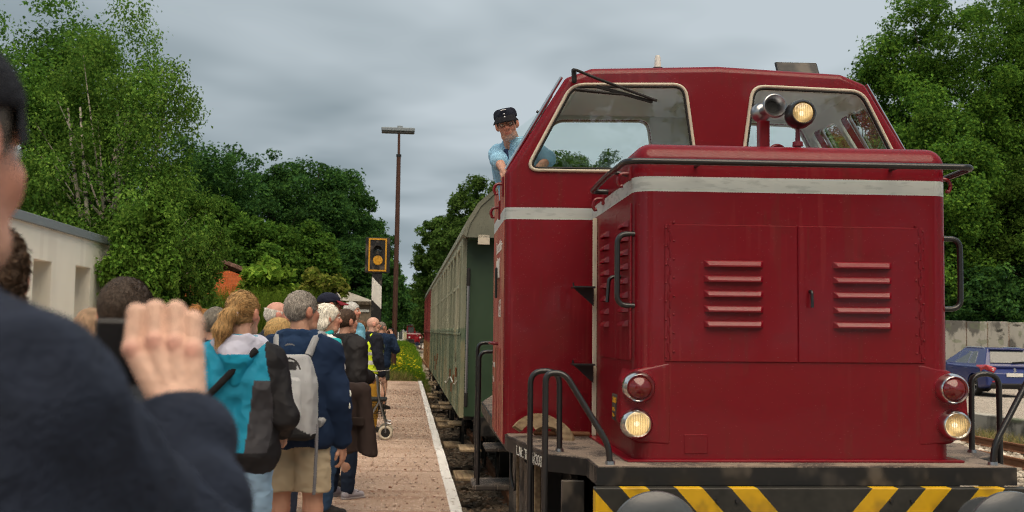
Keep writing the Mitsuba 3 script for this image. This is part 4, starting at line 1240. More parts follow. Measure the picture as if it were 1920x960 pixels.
# corner handrails and steps (both front corners and the rear of the cab on both sides)
for sgn in (-1, 1):
    X = lambda x: XC - sgn * (x - XC)
    put('handrail', tube(bend([(X(.775), 6.88, .36), (X(.778), 6.88, 1.79), (X(.945), 6.88, 1.79), (X(.947), 6.88, 1.312)], .085, 9), .0165, 12), 'black_enamel', LO, smooth=50)
    put('handrail', tube(bend([(X(.800), 6.33, .36), (X(.805), 6.33, 1.80), (X(.905), 6.33, 1.80), (X(1.130), 6.29, 1.42), (X(1.140), 6.29, 1.312)], .075, 9), .0165, 12), 'black_enamel', LO, smooth=50)
    for x, y in ((.947, 6.88), (1.140, 6.29)):
        put('rail_foot', mv(lathe([(.001, .018), (.024, .018), (.026, 0)], 16), (X(x), y, 1.3135)), 'steel', LO, smooth=40)
    put('step', chbox(min(X(.74), X(1.0)), max(X(.74), X(1.0)), 6.30, 6.92, .36, .40, .006), 'deck_plate', LO)
    put('step_plate', chbox(min(X(.925), X(1.05)), max(X(.925), X(1.05)), 6.58, 6.62, .36, 1.184, .004), 'black_frame', LO)
    put('handrail', tube(bend([(X(.60), 9.42, .74), (X(.605), 9.42, 1.85), (X(.74), 9.42, 1.85)], .07, 8), .0155, 12), 'black_enamel', LO, smooth=50)
    put('handrail', tube(bend([(X(.60), 9.78, .74), (X(.605), 9.78, 1.92), (X(.74), 9.78, 1.92)], .07, 8), .0155, 12), 'black_enamel', LO, smooth=50)
    put('step', chbox(min(X(.56), X(.95)), max(X(.56), X(.95)), 9.38, 9.84, .70, .745, .01), 'deck_plate', LO)
    put('step', chbox(min(X(.66), X(1.0)), max(X(.66), X(1.0)), 9.38, 9.84, 1.02, 1.05, .006), 'deck_plate', LO)
    put('side_stay', cat([chbox(min(X(.86), X(.90)), max(X(.86), X(.90)), 7.42, 7.45, .62, 1.19, .004), tube([(X(.88), 7.43, .64), (X(.98), 7.30, .34)], .014, 8)]), 'old_wood' if sgn < 0 else 'black_frame', LO)
    put('side_stay', chbox(min(X(.80), X(.818)), max(X(.80), X(.818)), 8.05, 8.07, .62, 1.19, .003), 'old_wood' if sgn < 0 else 'black_frame', LO)
    put('battery_box', chbox(min(X(.84), X(1.06)), max(X(.84), X(1.06)), 7.52, 9.25, .52, 1.15, .02), 'black_frame', LO)
    put('hose', tube(bend([(X(.80), 8.5, 1.18), (X(.79), 8.45, .95), (X(.80), 8.15, .86), (X(.81), 8.1, 1.15)], .12, 8), .011, 8), 'black_rubber', LO, smooth=50)
    for y in (7.75, 10.9):
        wv = put('wheel', mv(lathe([(.06, .02), (.08, .05), (.10, .05), (.12, .02), (.36, .015), (.40, .03), (.475, .03), (.48, -.02), (.475, -.10), (.51, -.112), (.51, -.135), (.40, -.135)], 40), M=V([[0, 0, -1. * -sgn * -1], [1, 0, 0], [0, 1, 0]]) if 0 else V([[0, 0, sgn], [sgn, 0, 0], [0, 1, 0]])), 'plain_red', LO, smooth=40, to_world=T().translate([XC + sgn * .80, y, .475 - .03]))
    put('brake_rod', cat([chbox(min(X(1.22), X(1.27)), max(X(1.22), X(1.27)), 6.70, 6.76, .35, 1.15, .006), chbox(min(X(1.42), X(1.46)), max(X(1.42), X(1.46)), 6.55, 6.62, .35, 1.15, .006)]), 'plain_red', LO)
put('axle', cat([tube([(XC - .8, y, .475), (XC + .8, y, .475)], .07, 14) for y in (7.75, 10.9)]), 'black_frame', LO)
for sgn in (-1, 1):
    put('rear_buffer', mv(lathe([(.001, .045), (.17, .030), (.22, .0), (.075, -.03), (.07, -.14), (.14, -.26)], 32), M=V([[1, 0, 0], [0, 0, -1], [0, 1, 0]]) @ np.diag([1, 1, -1])), 'black_enamel', LO, smooth=40, to_world=T().translate([XC + sgn * .878, 13.12, .985]))
# old brake shoes and a rusty bar lying on the deck before the cab
def arc(r0, r1, a0, a1, dpt):
    t = np.linspace(a0, a1, 14)
    return extrude(Polygon([(r1 * math.cos(a), r1 * math.sin(a)) for a in t] + [(r0 * math.cos(a), r0 * math.sin(a)) for a in t[::-1]]), dpt)


put('brake_shoe', man(arc(.14, .20, .15 * PI, .80 * PI, .07)).rotate((76, 0, 10)).translate((.905, 7.74, 1.262)), 'old_wood', label='tan curved brake shoe, the left one lying on the footplate before the cab', cat='brake shoe')
put('brake_shoe', man(arc(.12, .18, .05 * PI, .72 * PI, .07)).rotate((70, 0, -24)).translate((.965, 7.60, 1.262)), 'old_wood', label='tan curved brake shoe, the right one leaning over the other on the footplate', cat='brake shoe')
put('drawbar', rhull([(.90, 7.78, 1.335), (1.235, 7.70, 1.335)], .017, 12), 'rust', label='rusty round bar lying on the footplate in front of the cab', cat='bar', smooth=40)
# ------------------------------------------------------------------ coaches
CXL, CW = .6665, 1.42


def roof_prof(o=0.):
    h = [(1.44, 3.15), (1.40, 3.30), (1.27, 3.52), (1.05, 3.72), (.75, 3.87), (.40, 3.95), (0, 3.975)]
    return [(-x * (1 - o * .7), z - o * (z - 2.4)) for x, z in h] + [(x * (1 - o * .7), z - o * (z - 2.4)) for x, z in h[-2::-1]]


def coach(y0, y1, label, mat, nwin, near=False):
    t = thing('passenger_coach', label, 'coach', 'coaches of the train')
    L = y1 - y0
    cen = XT
    by0 = y0 + .35
    # sides with window openings, glazing, frames and transoms
    wy = [by0 + .28 + (L - .9) * (k + .5) / nwin for k in range(nwin)]
    ww = (L - .9) / nwin * .36
    for s in (-1, 1):
        poly = sbox(by0, .97, y1 - .25, 3.16)
        for y in wy:
            poly = poly.difference(Polygon(rpoly([(y - ww, 2.03), (y + ww, 2.03), (y + ww, 3.02), (y - ww, 3.02)], .05, 4)))
        side = put('side', frame(extrude(poly, .05), (cen + s * CW - (.05 if s > 0 else 0), 0, 0), (0, 1, 0), (0, 0, 1)), mat, t)
        xs = cen + s * (CW + .006)
        if s < 0:
            for k in range(int(L / .42)):
                yy = by0 + .2 + k * .42
                put('cover_strip', chbox(xs - .004, xs + .004, yy - .012, yy + .012, .99, 1.99, .002), mat, t)
        for y in wy:
            w = put('window', cat([chbox(xs - .012, xs + .008, y - ww - .04, y - ww, 1.99, 3.06, .004), chbox(xs - .012, xs + .008, y + ww, y + ww + .04, 1.99, 3.06, .004),
                                   chbox(xs - .011, xs + .008, y - ww + .0005, y + ww - .0005, 1.99, 2.03, .004), chbox(xs - .011, xs + .008, y - ww + .0005, y + ww - .0005, 3.02, 3.06, .004),
                                   chbox(xs - .005, xs + .004, y - ww + .001, y + ww - .001, 2.545, 2.59, .004)]), mat, t)
            put('pane', bx(xs - s * .034 - .003, xs - s * .034 + .003, y - ww, y + ww, 2.03, 3.02), 'coach_pane', w)
        put('waist_rail', chbox(min(xs, xs + s * .010), max(xs, xs + s * .010), by0, y1 - .25, 1.955, 1.985, .003), mat, t)
    put('interior', bx(cen - .05, cen + .05, by0 + .3, y1 - .6, 1.0, 2.6), 'old_wood', t)
    put('floor', bx(cen - CW + .055, cen + CW - .055, by0 + .06, y1 - .26, .94, 1.04), 'black_frame', t)
    for yy, nm in ((by0, 'end_wall'), (y1 - .28, 'end_wall')):
        put(nm, frame(extrude(Polygon([(-CW + .052, .985), (CW - .052, .985), (CW - .052, 3.145)] + [(x * .95, z - .05) for x, z in roof_prof()[::-1][1:-1]] + [(-CW + .052, 3.145)]), .05), (cen, yy + .05, 0), (1, 0, 0), (0, 0, 1)), 'coach_end', t)
    p = roof_prof()
    roof = put('roof', frame(extrude(Polygon(p + [(x * .97, z - .035) for x, z in p[::-1]]), L - .02), (cen, y1 - .01, 0), (1, 0, 0), (0, 0, 1)), 'coach_roof', t, smooth=40)
    put('gable', frame(extrude(Polygon([(x * .968, z - .037) for x, z in p]), .03), (cen, y0 + .06, 0), (1, 0, 0), (0, 0, 1)), 'coach_roof', roof)
    put('porch_ceiling', bx(cen - 1.36, cen + 1.36, y0 + .062, by0 - .001, 3.10, 3.13), 'coach_end', roof)
    for k in range(3):
        put('roof_vent', lathe([(.14, 0), (.14, .10), (.20, .12), (.16, .18), (.001, .20)], 20), 'coach_roof', roof, smooth=40, to_world=T().translate([cen, y0 + L * (k + .7) / 3.4, 3.95]))
    for s in (-1, 1):
        x = cen + s * (CW - .07)
        c = put('corner_rail', tube([(x, y0 + .26, 1.24), (x, y0 + .26, 2.58)], .018, 10), 'steel', t, smooth=50)
        put('rail_end', cat([rhull([(x, y0 + .26, 1.12), (x, y0 + .26, 1.26)], .022, 10), rhull([(x, y0 + .26, 2.56), (x, y0 + .26, 2.74)], .024, 10)]), 'black_rubber', c, smooth=40)
    put('lamp_box', chbox(cen - 1.26, cen - 1.12, y0 + .03, y0 + .05, 3.03, 3.15, .004), 'cream_rubber', t)
    put('gangway', chbox(cen - .48, cen + .48, y0 + .16, by0 - .002, 1.0, 2.95, .03), 'black_rubber', t)
    # running gear: solebars, axle guards, wheels, springs, steps, buffers
    for s in (-1, 1):
        x = cen + s * 1.0
        put('solebar', chbox(min(x, x + s * .1), max(x, x + s * .1), by0 + .02, y1 - .3, .72, .937, .006), 'black_frame', t)
        for q in (.22, .80):
            y = y0 + L * q
            put('axle_guard', cat([frame(extrude(Polygon([(-.55, .72), (-.16, .22), (.16, .22), (.55, .72), (.42, .72), (.11, .36), (-.11, .36), (-.42, .72)]), .03), (x + s * .02, y, 0), (0, 1, 0), (0, 0, 1)), chbox(min(x, x + s * .14), max(x, x + s * .14), y - .12, y + .12, .33, .58, .02)]), 'black_frame', t)
            put('leaf_spring', cat([chbox(min(x + s * .06, x + s * .14), max(x + s * .06, x + s * .14), y - .5 + .09 * k, y + .5 - .09 * k, .60 + .022 * k, .62 + .022 * k, .002) for k in range(4)]), 'rust', t)
            put('wheel', mv(lathe([(.06, .02), (.10, .05), (.14, .02), (.36, .015), (.40, .03), (.445, .03), (.45, -.02), (.445, -.10), (.48, -.112), (.48, -.135), (.38, -.135)], 32), M=V([[0, 0, s], [s, 0, 0], [0, 1, 0]])), 'black_frame', t, smooth=40, to_world=T().translate([cen + s * .80, y, .45]))
        for q in (.055, .50, .93):
            y = y0 + L * q
            xo = cen + s * 1.46
            put('step', chbox(min(xo, xo - s * .30), max(xo, xo - s * .30), y - .42, y + .42, .25, .285, .006), 'old_wood', t)
            put('step', chbox(min(xo - s * .05, xo - s * .30), max(xo - s * .05, xo - s * .30), y - .36, y + .36, .58, .61, .006), 'old_wood', t)
            for d in (-.34, .34):
                put('step_hanger', cat([chbox(min(xo - s * .29, xo - s * .25), max(xo - s * .29, xo - s * .25), y + d - .03, y + d + .03, .20, .94, .004)]), 'black_frame', t)
        put('buffer', mv(lathe([(.001, -.02), (.17, -.012), (.22, .005), (.21, .018), (.075, .03), (.07, .2), (.13, .21), (.13, .42)], 32), M=V([[1, 0, 0], [0, 0, 1], [0, -1, 0]])), 'black_frame', t, smooth=40, to_world=T().translate([cen + s * .86, y0 - .06, .99]))
    put('headstock', chbox(cen - 1.25, cen + 1.25, by0 - .02, by0 - .001, .75, .98, .004), 'black_frame', t)
    put('brake_gear', cat([bx(cen - .5, cen + .1, y0 + L * .4, y0 + L * .6, .45, .9), tube([(cen - .75, y0 + L * .45, .6), (cen - .75, y0 + L * .62, .6)], .17, 14)]), 'black_frame', t)
    # small marks and fittings on the platform side
    xs = cen - CW - .004
    for k, (q, z, h_) in enumerate(((.17, 1.60, .07), (.40, 1.58, .05))):
        put('lettering', frame(meshkit.text_mesh(('334', '2')[k], h_ * 1.6, .002), (xs, y0 + L * q + .4, z), (0, -1, 0), (0, 0, 1)), 'black_frame', t, kind='stuff')
    for q, z in ((.30, 1.16), (.36, 1.34), (.14, 1.42), (.22, 1.30)):
        put('fitting', chbox(xs - .02, xs + .0, y0 + L * q, y0 + L * q + .10, z, z + .12, .006), 'rust', t)
    if near:
        put('cable', tube([(xs - .006, y0 + L * .12 + .55 * k, 1.38 - .05 * math.sin(k * 1.1) - .02 * k) for k in range(9)], .008, 6), 'white_paint', t, smooth=50)
    return t


coach(14.3, 23.2, 'faded green coach with cream window band coupled directly behind the locomotive', 'coach_green', 7, True)
coach(23.4, 32.7, 'faded green coach in the middle of the train, behind the first coach', 'coach_green', 7)
coach(32.9, 43.9, 'faded red and ochre coach at the far end of the train', 'coach_red', 8)

# ------------------------------------------------------------------ the small far locomotive, waiting on the line
fl_ = thing('shunting_engine', 'small dark red shunting engine far down the line with two cab windows', 'locomotive')
fx, fy = 1.06, 140.0
put('hood', rbox(fx - .80, fx + .80, fy, fy + 2.4, .75, 1.60, .08), 'plain_red', fl_, smooth=30)
cabp = sbox(-.93, 1.0, .93, 2.55).difference(sbox(-.80, 1.72, -.10, 2.40)).difference(sbox(.10, 1.72, .80, 2.40))
put('cab', cat([frame(extrude(cabp, .06), (fx, fy + 2.46, 0), (1, 0, 0), (0, 0, 1)), bx(fx - .93, fx - .87, fy + 2.461, fy + 3.9, 1, 2.55), bx(fx + .87, fx + .93, fy + 2.461, fy + 3.9, 1, 2.55)]), 'plain_red', fl_)
put('cab_roof', rhull([(fx - .95, fy + 2.3, 2.56), (fx + .95, fy + 2.3, 2.56), (fx - .95, fy + 4, 2.56), (fx + .95, fy + 4, 2.56), (fx, fy + 2.3, 2.70), (fx, fy + 4, 2.70)], .04, 10), 'black_frame', fl_, smooth=30)
for a in (-.80, .10):
    put('window', bx(fx + a, fx + a + .70, fy + 2.44, fy + 2.45, 1.72, 2.40), 'car_glass', fl_)
put('stripe', chbox(fx - .94, fx + .94, fy + 2.375, fy + 2.398, 1.61, 1.66, .003), 'white_paint', fl_)
put('buffer_beam', chbox(fx - 1.05, fx + 1.05, fy - .1, fy - .01, .55, 1.0, .01), 'black_frame', fl_)
for s in (-1, 1):
    put('buffer', tube([(fx + s * .86, fy - .55, .85), (fx + s * .86, fy - .51, .85), (fx + s * .86, fy - .5, .85), (fx + s * .86, fy - .1, .85)], [.2, .2, .08, .08], 16), 'black_frame', fl_, smooth=40)
    put('lamp', tube([(fx + s * .62, fy - .03, 1.22), (fx + s * .62, fy + .02, 1.22)], .09, 14), 'white_paint', fl_, smooth=40)
    for q in (.6, 2.6):
        put('wheel', tube([(fx + s * .70, fy + q, .42), (fx + s * .82, fy + q, .42)], .42, 20), 'black_frame', fl_, smooth=40)
put('underframe', bx(fx - .6, fx + .6, fy + .05, fy + 3.8, .3, .74), 'black_frame', fl_)

# ------------------------------------------------------------------ parked estate car
car = thing('parked_car', 'dark blue estate car parked before the concrete wall, seen from behind', 'car')
KX, KY, KZ = 18.33, 35.35, .36                        # middle of its back bumper at the ground


def kc(pts):
    return [(KX + x, KY + y, KZ + z) for x, y, z in pts]


low = rhull(kc([(s * .80, y, z) for s in (-1, 1) for y, z in ((.10, .36), (.12, .66), (4.40, .40), (4.36, .60))] + [(s * .83, y, z) for s in (-1, 1) for y, z in ((.5, .30), (3.9, .30), (.35, .84), (3.2, .88))] + [(s * .70, 4.3, .66) for s in (-1, 1)]), .07, 16)
top = rhull(kc([(s * .80, .25, .90) for s in (-1, 1)] + [(s * .80, 3.05, .92) for s in (-1, 1)] + [(s * .56, .62, 1.39) for s in (-1, 1)] + [(s * .57, 2.0, 1.40) for s in (-1, 1)] + [(s * .52, 1.3, 1.415) for s in (-1, 1)]), .055, 16)
body = low + top
for y in (.90, 3.52):
    body = body - m3d.Manifold.cylinder(2.2, .355, .355, 40).rotate((0, 90, 0)).translate((KX - 1.1, KY + y, KZ + .325))
put('body', body, 'car_paint', car, smooth=30)


def kq(P, off, n):
    v = V(kc(P)) + V(n) * off
    return v, V([[0, k, k + 1] for k in range(1, len(P) - 1)])


def side_pt(s, y, t, o=.060):
    """A point on the sloped window side, t from waist to roof edge."""
    x = (.80 + (.565 - .80) * t) + o * .98
    z = .905 + (1.395 - .905) * t + o * .25
    return (s * x, y, z)


for s in (-1, 1):
    for P in (((.86, .12), (1.32, .12), (1.32, .86), (1.02, .86)), ((1.40, .12), (2.20, .12), (2.06, .86), (1.40, .86)), ((2.28, .12), (2.95, .12), (2.24, .84), (2.14, .86))):
        q = [side_pt(s, y, t) for y, t in P]
        w = put('window', man(m3d.Manifold.hull_points(V(kc(q + [(x * .985, y, z) for x, y, z in q]), np.float32))), 'car_glass', car)
        put('window_trim', tube(bend([V(kc([p])[0]) for p in q], .04, 4, closed=True), .005, 6, closed=True), 'steel', w)
    put('roof_rail', tube(bend(kc([(s * .585, .75, 1.44), (s * .59, .85, 1.475), (s * .60, 1.9, 1.475), (s * .59, 2.15, 1.42)]), .1), .016, 8), 'chrome', car, smooth=50)
    m = put('wing_mirror', rhull(kc([(s * .98, 2.78, .98), (s * 1.05, 2.80, .98), (s * .97, 2.84, 1.07), (s * 1.04, 2.84, 1.08)]), .045, 12), 'car_paint', car, smooth=30)
    put('mirror_foot', rhull(kc([(s * .86, 2.8, .92), (s * .97, 2.8, .97)]), .025, 10), 'black_rubber', m, smooth=30)
    lamp_ = rhull(kc([(s * .85, .70, .90), (s * .875, .30, .84), (s * .865, .35, .73), (s * .60, .06, .84), (s * .66, .06, .74), (s * .82, .14, .92)]), .035, 12)
    tl_ = put('tail_light', lamp_, 'tail_red', car, smooth=30)
    put('lamp_strip', cat([rhull(kc([(s * .86, .26 - .02 * k, .80 + k * .045), (s * .66, .018, .79 + k * .04)]), .012, 8) for k in range(2)]), 'white_paint', tl_)
    for y in (1.36, 2.36):
        put('door_handle', rhull(kc([(s * .905, y - .09, .83), (s * .905, y + .09, .835)]), .016, 10), 'car_paint', car, smooth=30)
    for y in (.90, 3.52):
        w = put('wheel', mv(lathe([(.20, -.10), (.22, .08), (.30, .10), (.322, .06), (.322, -.10), (.20, -.10)], 36), M=V([[0, 0, s], [s, 0, 0], [0, 1, 0]])), 'black_rubber', car, smooth=40, to_world=T().translate([KX + s * .80, KY + y, KZ + .322]))
        sp = [chbox(.04, .205, -.022, .022, .035, .06, .006).rotate((0, 0, 72 * k)) for k in range(5)] + [m3d.Manifold.cylinder(.03, .055, .055, 16).translate((0, 0, .035))]
        put('rim', mv(cat(sp + [lathe([(.195, .02), (.215, .07), (.205, .075), (.185, .03)], 36)]), M=V([[0, 0, s], [s, 0, 0], [0, 1, 0]])), 'steel', w, to_world=T().translate([KX + s * .80, KY + y, KZ + .322]))
rw = [(-.66, .275, .98), (.66, .275, .98), (.53, .565, 1.335), (-.53, .565, 1.335)]
nr = V([0, -.775, .632])
put('rear_window', man(m3d.Manifold.hull_points(np.vstack([V(kc(rw)) + nr * .062, V(kc(rw)) + nr * .03]).astype(np.float32))), 'car_glass', car)
put('rear_wiper', tube([V(kc([(.02, .27, .98)])[0]) + nr * .08, V(kc([(.42, .30, 1.0)])[0]) + nr * .085], .013, 8), 'black_rubber', car)
put('spoiler', rhull(kc([(-.52, .50, 1.425), (.52, .50, 1.425), (-.5, .75, 1.44), (.5, .75, 1.44)]), .03, 12), 'car_paint', car, smooth=30)
put('emblem', frame(extrude(Polygon([(-.05, -.06), (-.01, -.02), (-.04, .02), (-.03, .07), (.02, .06), (.01, .03), (.05, .04), (.03, 0), (.05, -.05), (.02, -.03), (0, -.07)]), .008), kc([(0, .025, .80)])[0], (1, 0, 0), (0, 0, 1)), 'chrome', car)
pl = put('number_plate', chbox(KX - .26, KX + .26, KY + .010, KY + .028, KZ + .60, KZ + .71, .004), 'white_paint', car)
put('bumper_trim', rhull(kc([(-.72, .06, .36), (.72, .06, .36), (-.70, .09, .28), (.70, .09, .28)]), .05, 12), 'black_rubber', car, smooth=30)
for s in (-1, 1):
    put('reflector', chbox(KX + s * .62 - .09, KX + s * .62 + .09, KY + .0, KY + .03, KZ + .43, KZ + .47, .006), 'tail_red', car)
# ------------------------------------------------------------------ people
ARMS = {'down': ((.245, -.02, 1.13), (.255, .05, .885)), 'bent': ((.245, -.06, 1.13), (.13, .20, 1.13)), 'phone': ((.27, .13, 1.20), (.085, .25, 1.50)),
        'low': ((.25, -.04, 1.12), (.20, .20, 1.02)), 'hold': ((.26, .02, 1.14), (.17, .26, 1.22))}
SKIN = (.50, .285, .205)


def vary(v, c, amp=.25, f=60., seed=0, st=(1, 1, 1)):
    k = 1 + amp * 2 * vnoise(v * V(st), f, seed, 2)
    return np.clip(V(c)[None] * k[:, None], 0, 1)


def rot(ax, a):
    c, s = math.cos(a), math.sin(a)
    return V([[1, 0, 0], [0, c, -s], [0, s, c]]) if ax == 'x' else V([[c, 0, s], [0, 1, 0], [-s, 0, c]]) if ax == 'y' else V([[c, -s, 0], [s, c, 0], [0, 0, 1]])


def head_mesh(res, skin, seed, old=.0, wide=1.):
    """A head facing +y about its centre, with brow, sockets, nose, lips, jaw and ears; colours per vertex."""
    P = [E((0, -.012, .026), (.076 * wide, .096, .090)), E((0, .022, -.035), (.062 * wide, .070, .080)), C((-.03, .045, -.085), (.03, .045, -.085), .030), C((0, .060, -.098), (0, .064, -.095), .022),
         C((-.034, .078, .028), (.034, .078, .028), .011), C((0, .090, .018), (0, .108, -.018), .008, .0125), C((-.012, .098, -.024), (.012, .098, -.024), .0085),
         C((-.042, .062, -.018), (-.034, .068, -.03), .020), C((.042, .062, -.018), (.034, .068, -.03), .020), C((-.018, .083, -.056), (.018, .083, -.056), .0075), C((-.015, .082, -.067), (.015, .082, -.067), .008),
         C((0, -.02, -.06), (0, -.035, -.17), .055, .058)]
    for s in (-1, 1):
        P += [E((s * .077 * wide, -.008, -.004), (.010, .021, .031)), E((s * .084 * wide, -.016, .004), (.007, .014, .024))]
    S = [E((s * .031, .098, .010), (.015, .014, .009)) for s in (-1, 1)] + [C((-.020, .094, -.0615), (.020, .094, -.0615), .0022)]
    v, f = blob(P, res, .018, sub=S)
    eye = []
    for s in (-1, 1):
        e = mv(m3d.Manifold.sphere(.0125, 14), (s * .031, .077, .009))
        c = np.tile((.72, .70, .66), (len(e[0]), 1))
        c[(np.hypot(e[0][:, 0] - s * .031, e[0][:, 2] - .009) < .0062) & (e[0][:, 1] > .08)] = (.05, .035, .025)
        eye.append((e, c))
    col = vary(v, skin, .10, 40, seed)
    red = np.exp(-((np.abs(v[:, 0]) - .04) ** 2 + (v[:, 2] + .025) ** 2) / .0012) * (v[:, 1] > .03) + (np.abs(v[:, 0]) > .074) * .8 + np.exp(-(v[:, 0] ** 2 + (v[:, 2] + .02) ** 2) / .0004) * (v[:, 1] > .09)
    col *= 1 + np.outer(np.clip(red, 0, 1), (.12, -.16, -.18))
    lips = (np.abs(v[:, 2] + .0615) < .011) & (np.abs(v[:, 0]) < .024) & (v[:, 1] > .072)
    col[lips] *= (.80, .56, .58)
    brow = (np.abs(v[:, 2] - .031) < .006) & (np.abs(np.abs(v[:, 0]) - .032) < .020) & (v[:, 1] > .075)
    col[brow] *= .38
    return catc([((v, f), col)] + eye)


def cutf(hy, hz, slope, nape, extra=None):
    def f(P):
        d = np.maximum((hz + (P[..., 1] - hy) * slope) - P[..., 2], nape - P[..., 2])
        return d if extra is None else np.maximum(d, extra(P))
    return f


def hair_mesh(kind, col, res, seed):
    cap = [E((0, -.014, .030), (.084, .106, .098))]
    amp, fr, st = .004, 70, (1, 1, .35)
    if kind == 'short':
        m = blob(cap, res, .02, cutf(.088, .066, 1.25, -.085))
    elif kind == 'crop':
        m = blob([E((0, -.013, .028), (.080, .101, .094))], res, .02, cutf(.082, .062, 1.25, -.085))
        amp = .0015
    elif kind == 'curly':
        m = blob([E((0, -.015, .031), (.081, .103, .096)), C((-.042, -.078, -.05), (.042, -.078, -.05), .030)], res, .03, cutf(.085, .060, 1.25, -.095))
        amp, fr, st = .008, 55, (1, 1, 1)
    elif kind == 'wavy':
        m = blob([E((0, -.015, .031), (.083, .105, .098))], res, .03, cutf(.086, .062, 1.25, -.090))
        amp, fr, st = .006, 45, (1, 1, .7)
    elif kind == 'bald':
        m = blob([E((0, -.014, .020), (.0815, .102, .090))], res, .02, lambda P: np.maximum(cutf(.03, .03, 1.4, -.085)(P), P[..., 2] - .040 + .25 * P[..., 1]))
    elif kind == 'bob':
        m = blob([E((0, -.020, .028), (.093, .112, .102)), C((-.055, -.05, -.05), (.055, -.05, -.05), .052), C((0, -.07, -.07), (0, -.08, -.06), .05)], res, .03, cutf(.085, .055, 1.05, -.13))
        amp = .006
    elif kind == 'ponytail':
        m = blob(cap + [C((0, -.105, .012), (-.012, -.135, -.01), .030, .036), C((-.012, -.135, -.01), (-.035, -.150, -.08), .040, .046), C((-.035, -.150, -.08), (-.05, -.135, -.16), .046, .028), C((-.05, -.135, -.16), (-.055, -.125, -.20), .026, .008)], res, .022,
                 cutf(.088, .064, 1.2, -.40, lambda P: np.where((P[..., 1] > -.085), -.06 - P[..., 2], -1)))
        amp, fr, st = .0028, 80, (1, 1, .2)
    elif kind == 'bun':
        m = blob(cap + [E((0, -.085, .115), (.052, .050, .046)), C((0, -.06, .08), (0, -.08, .10), .035)], res, .02, cutf(.088, .064, 1.2, -.085))
        amp = .006
    elif kind == 'long':
        m = blob(cap + [C((-.05, -.05, -.02), (-.06, -.05, -.20), .05), C((.05, -.05, -.02), (.06, -.05, -.20), .05), C((0, -.09, 0), (0, -.09, -.22), .06, .05)], res, .03, cutf(.085, .055, 1.0, -.26))
        amp = .007
    v, f, n = meshkit.arrays(m, True)
    v = v + n * (amp * 2 * vnoise(v * V(st), fr, seed, 3))[:, None]
    c = vary(v, col, .55, 95, seed + 1, (1, 1, .22))
    # locks: thin tapering blades that follow the hair's fall
    rng = np.random.default_rng(seed + 900)
    v_, f_, n_ = meshkit.arrays((v, f), True)
    ar = np.linalg.norm(np.cross(v[f[:, 1]] - v[f[:, 0]], v[f[:, 2]] - v[f[:, 0]]), axis=1)
    N = 2600 if res < .005 else 1100
    k = rng.choice(len(f), N, p=ar / ar.sum())
    b = rng.dirichlet((1, 1, 1), N)[..., None]
    p0, nn = (v[f[k]] * b).sum(1), (n_[f[k]] * b).sum(1)
    nn /= np.linalg.norm(nn, axis=1, keepdims=True) + 1e-9
    fall = V([0, -.35, -1.0]) + rng.normal(size=(N, 3)) * (1.1 if kind == 'curly' else .5 if kind == 'wavy' else .10)
    if kind in ('bun', 'ponytail'):
        fall = np.where((p0[:, 2] > -.02)[:, None] & (p0[:, 1] > -.10)[:, None], V([0, -.12, .03 if kind == 'ponytail' else .12]) - p0, fall)
    fall -= nn * (fall * nn).sum(1, keepdims=True)
    fall /= np.linalg.norm(fall, axis=1, keepdims=True) + 1e-9
    sd_ = np.cross(fall, nn)
    ln = rng.uniform(.012, .030 if kind in ('short', 'crop', 'bald', 'curly', 'wavy') else .060, (N, 1))
    if kind == 'crop':
        ln *= .5
    w_ = rng.uniform(.0010, .0022, (N, 1))
    lift = .0026 if kind != 'curly' else .006
    q = np.stack([p0 - sd_ * w_, p0 + sd_ * w_, p0 + fall * ln * .55 + nn * lift + sd_ * w_ * .7, p0 + fall * ln + nn * lift * rng.uniform(-.2, 1.3, (N, 1))], 1)
    F = (V([[0, 1, 2], [0, 2, 3]])[None] + (np.arange(N) * 4)[:, None, None]).reshape(-1, 3)
    bc = np.repeat(V(col)[None] * rng.uniform(.45, 1.75, (N, 1)), 4, 0)
    return catc([((v, f), c), ((q.reshape(-1, 3), F), bc)])


def hand_mesh(w, d, nrm, res, curl=.6, s=1., thumb=1):
    """Hand from wrist w along d, palm facing nrm: palm, four fingers of unequal length and a thumb at the side."""
    d = V(d, float) / np.linalg.norm(d)
    n = V(nrm, float) - d * (V(nrm, float) @ d)
    n /= np.linalg.norm(n)
    x = np.cross(d, n)
    L = lambda a, b, c: V(w, float) + (x * a + d * b + n * c) * s
    P = [C(L(-.022, .0, 0), L(-.028, .080, 0), .018 * s, .013 * s), C(L(.0, .0, 0), L(0, .088, 0), .019 * s, .014 * s), C(L(.022, .0, 0), L(.028, .078, 0), .018 * s, .012 * s), C(L(0, -.03, 0), L(0, .02, 0), .024 * s)]
    for k, (a, ln) in enumerate(((-.031, .066), (-.011, .076), (.010, .072), (.030, .056))):
        b = .084 - .004 * abs(k - 1.4)
        q, p = L(a, b, 0), V([a, b, 0.])
        ang = 0
        for j, fr in enumerate((.45, .32, .25)):
            ang += curl * (.55 if j == 0 else .85)
            p2 = p + V([a * .06, math.cos(ang) * ln * fr, math.sin(ang) * ln * fr])
            P.append(C(L(*p), L(*p2), (.0095 - .001 * j) * s, (.0088 - .001 * j) * s))
            p = p2
    t = thumb
    P += [C(L(-.028 * t, .018, .006), L(-.052 * t, .045, .018), .013 * s, .011 * s), C(L(-.052 * t, .045, .018), L(-.054 * t, .076, .030), .0105 * s, .009 * s)]
    return blob(P, res, .008 * s)


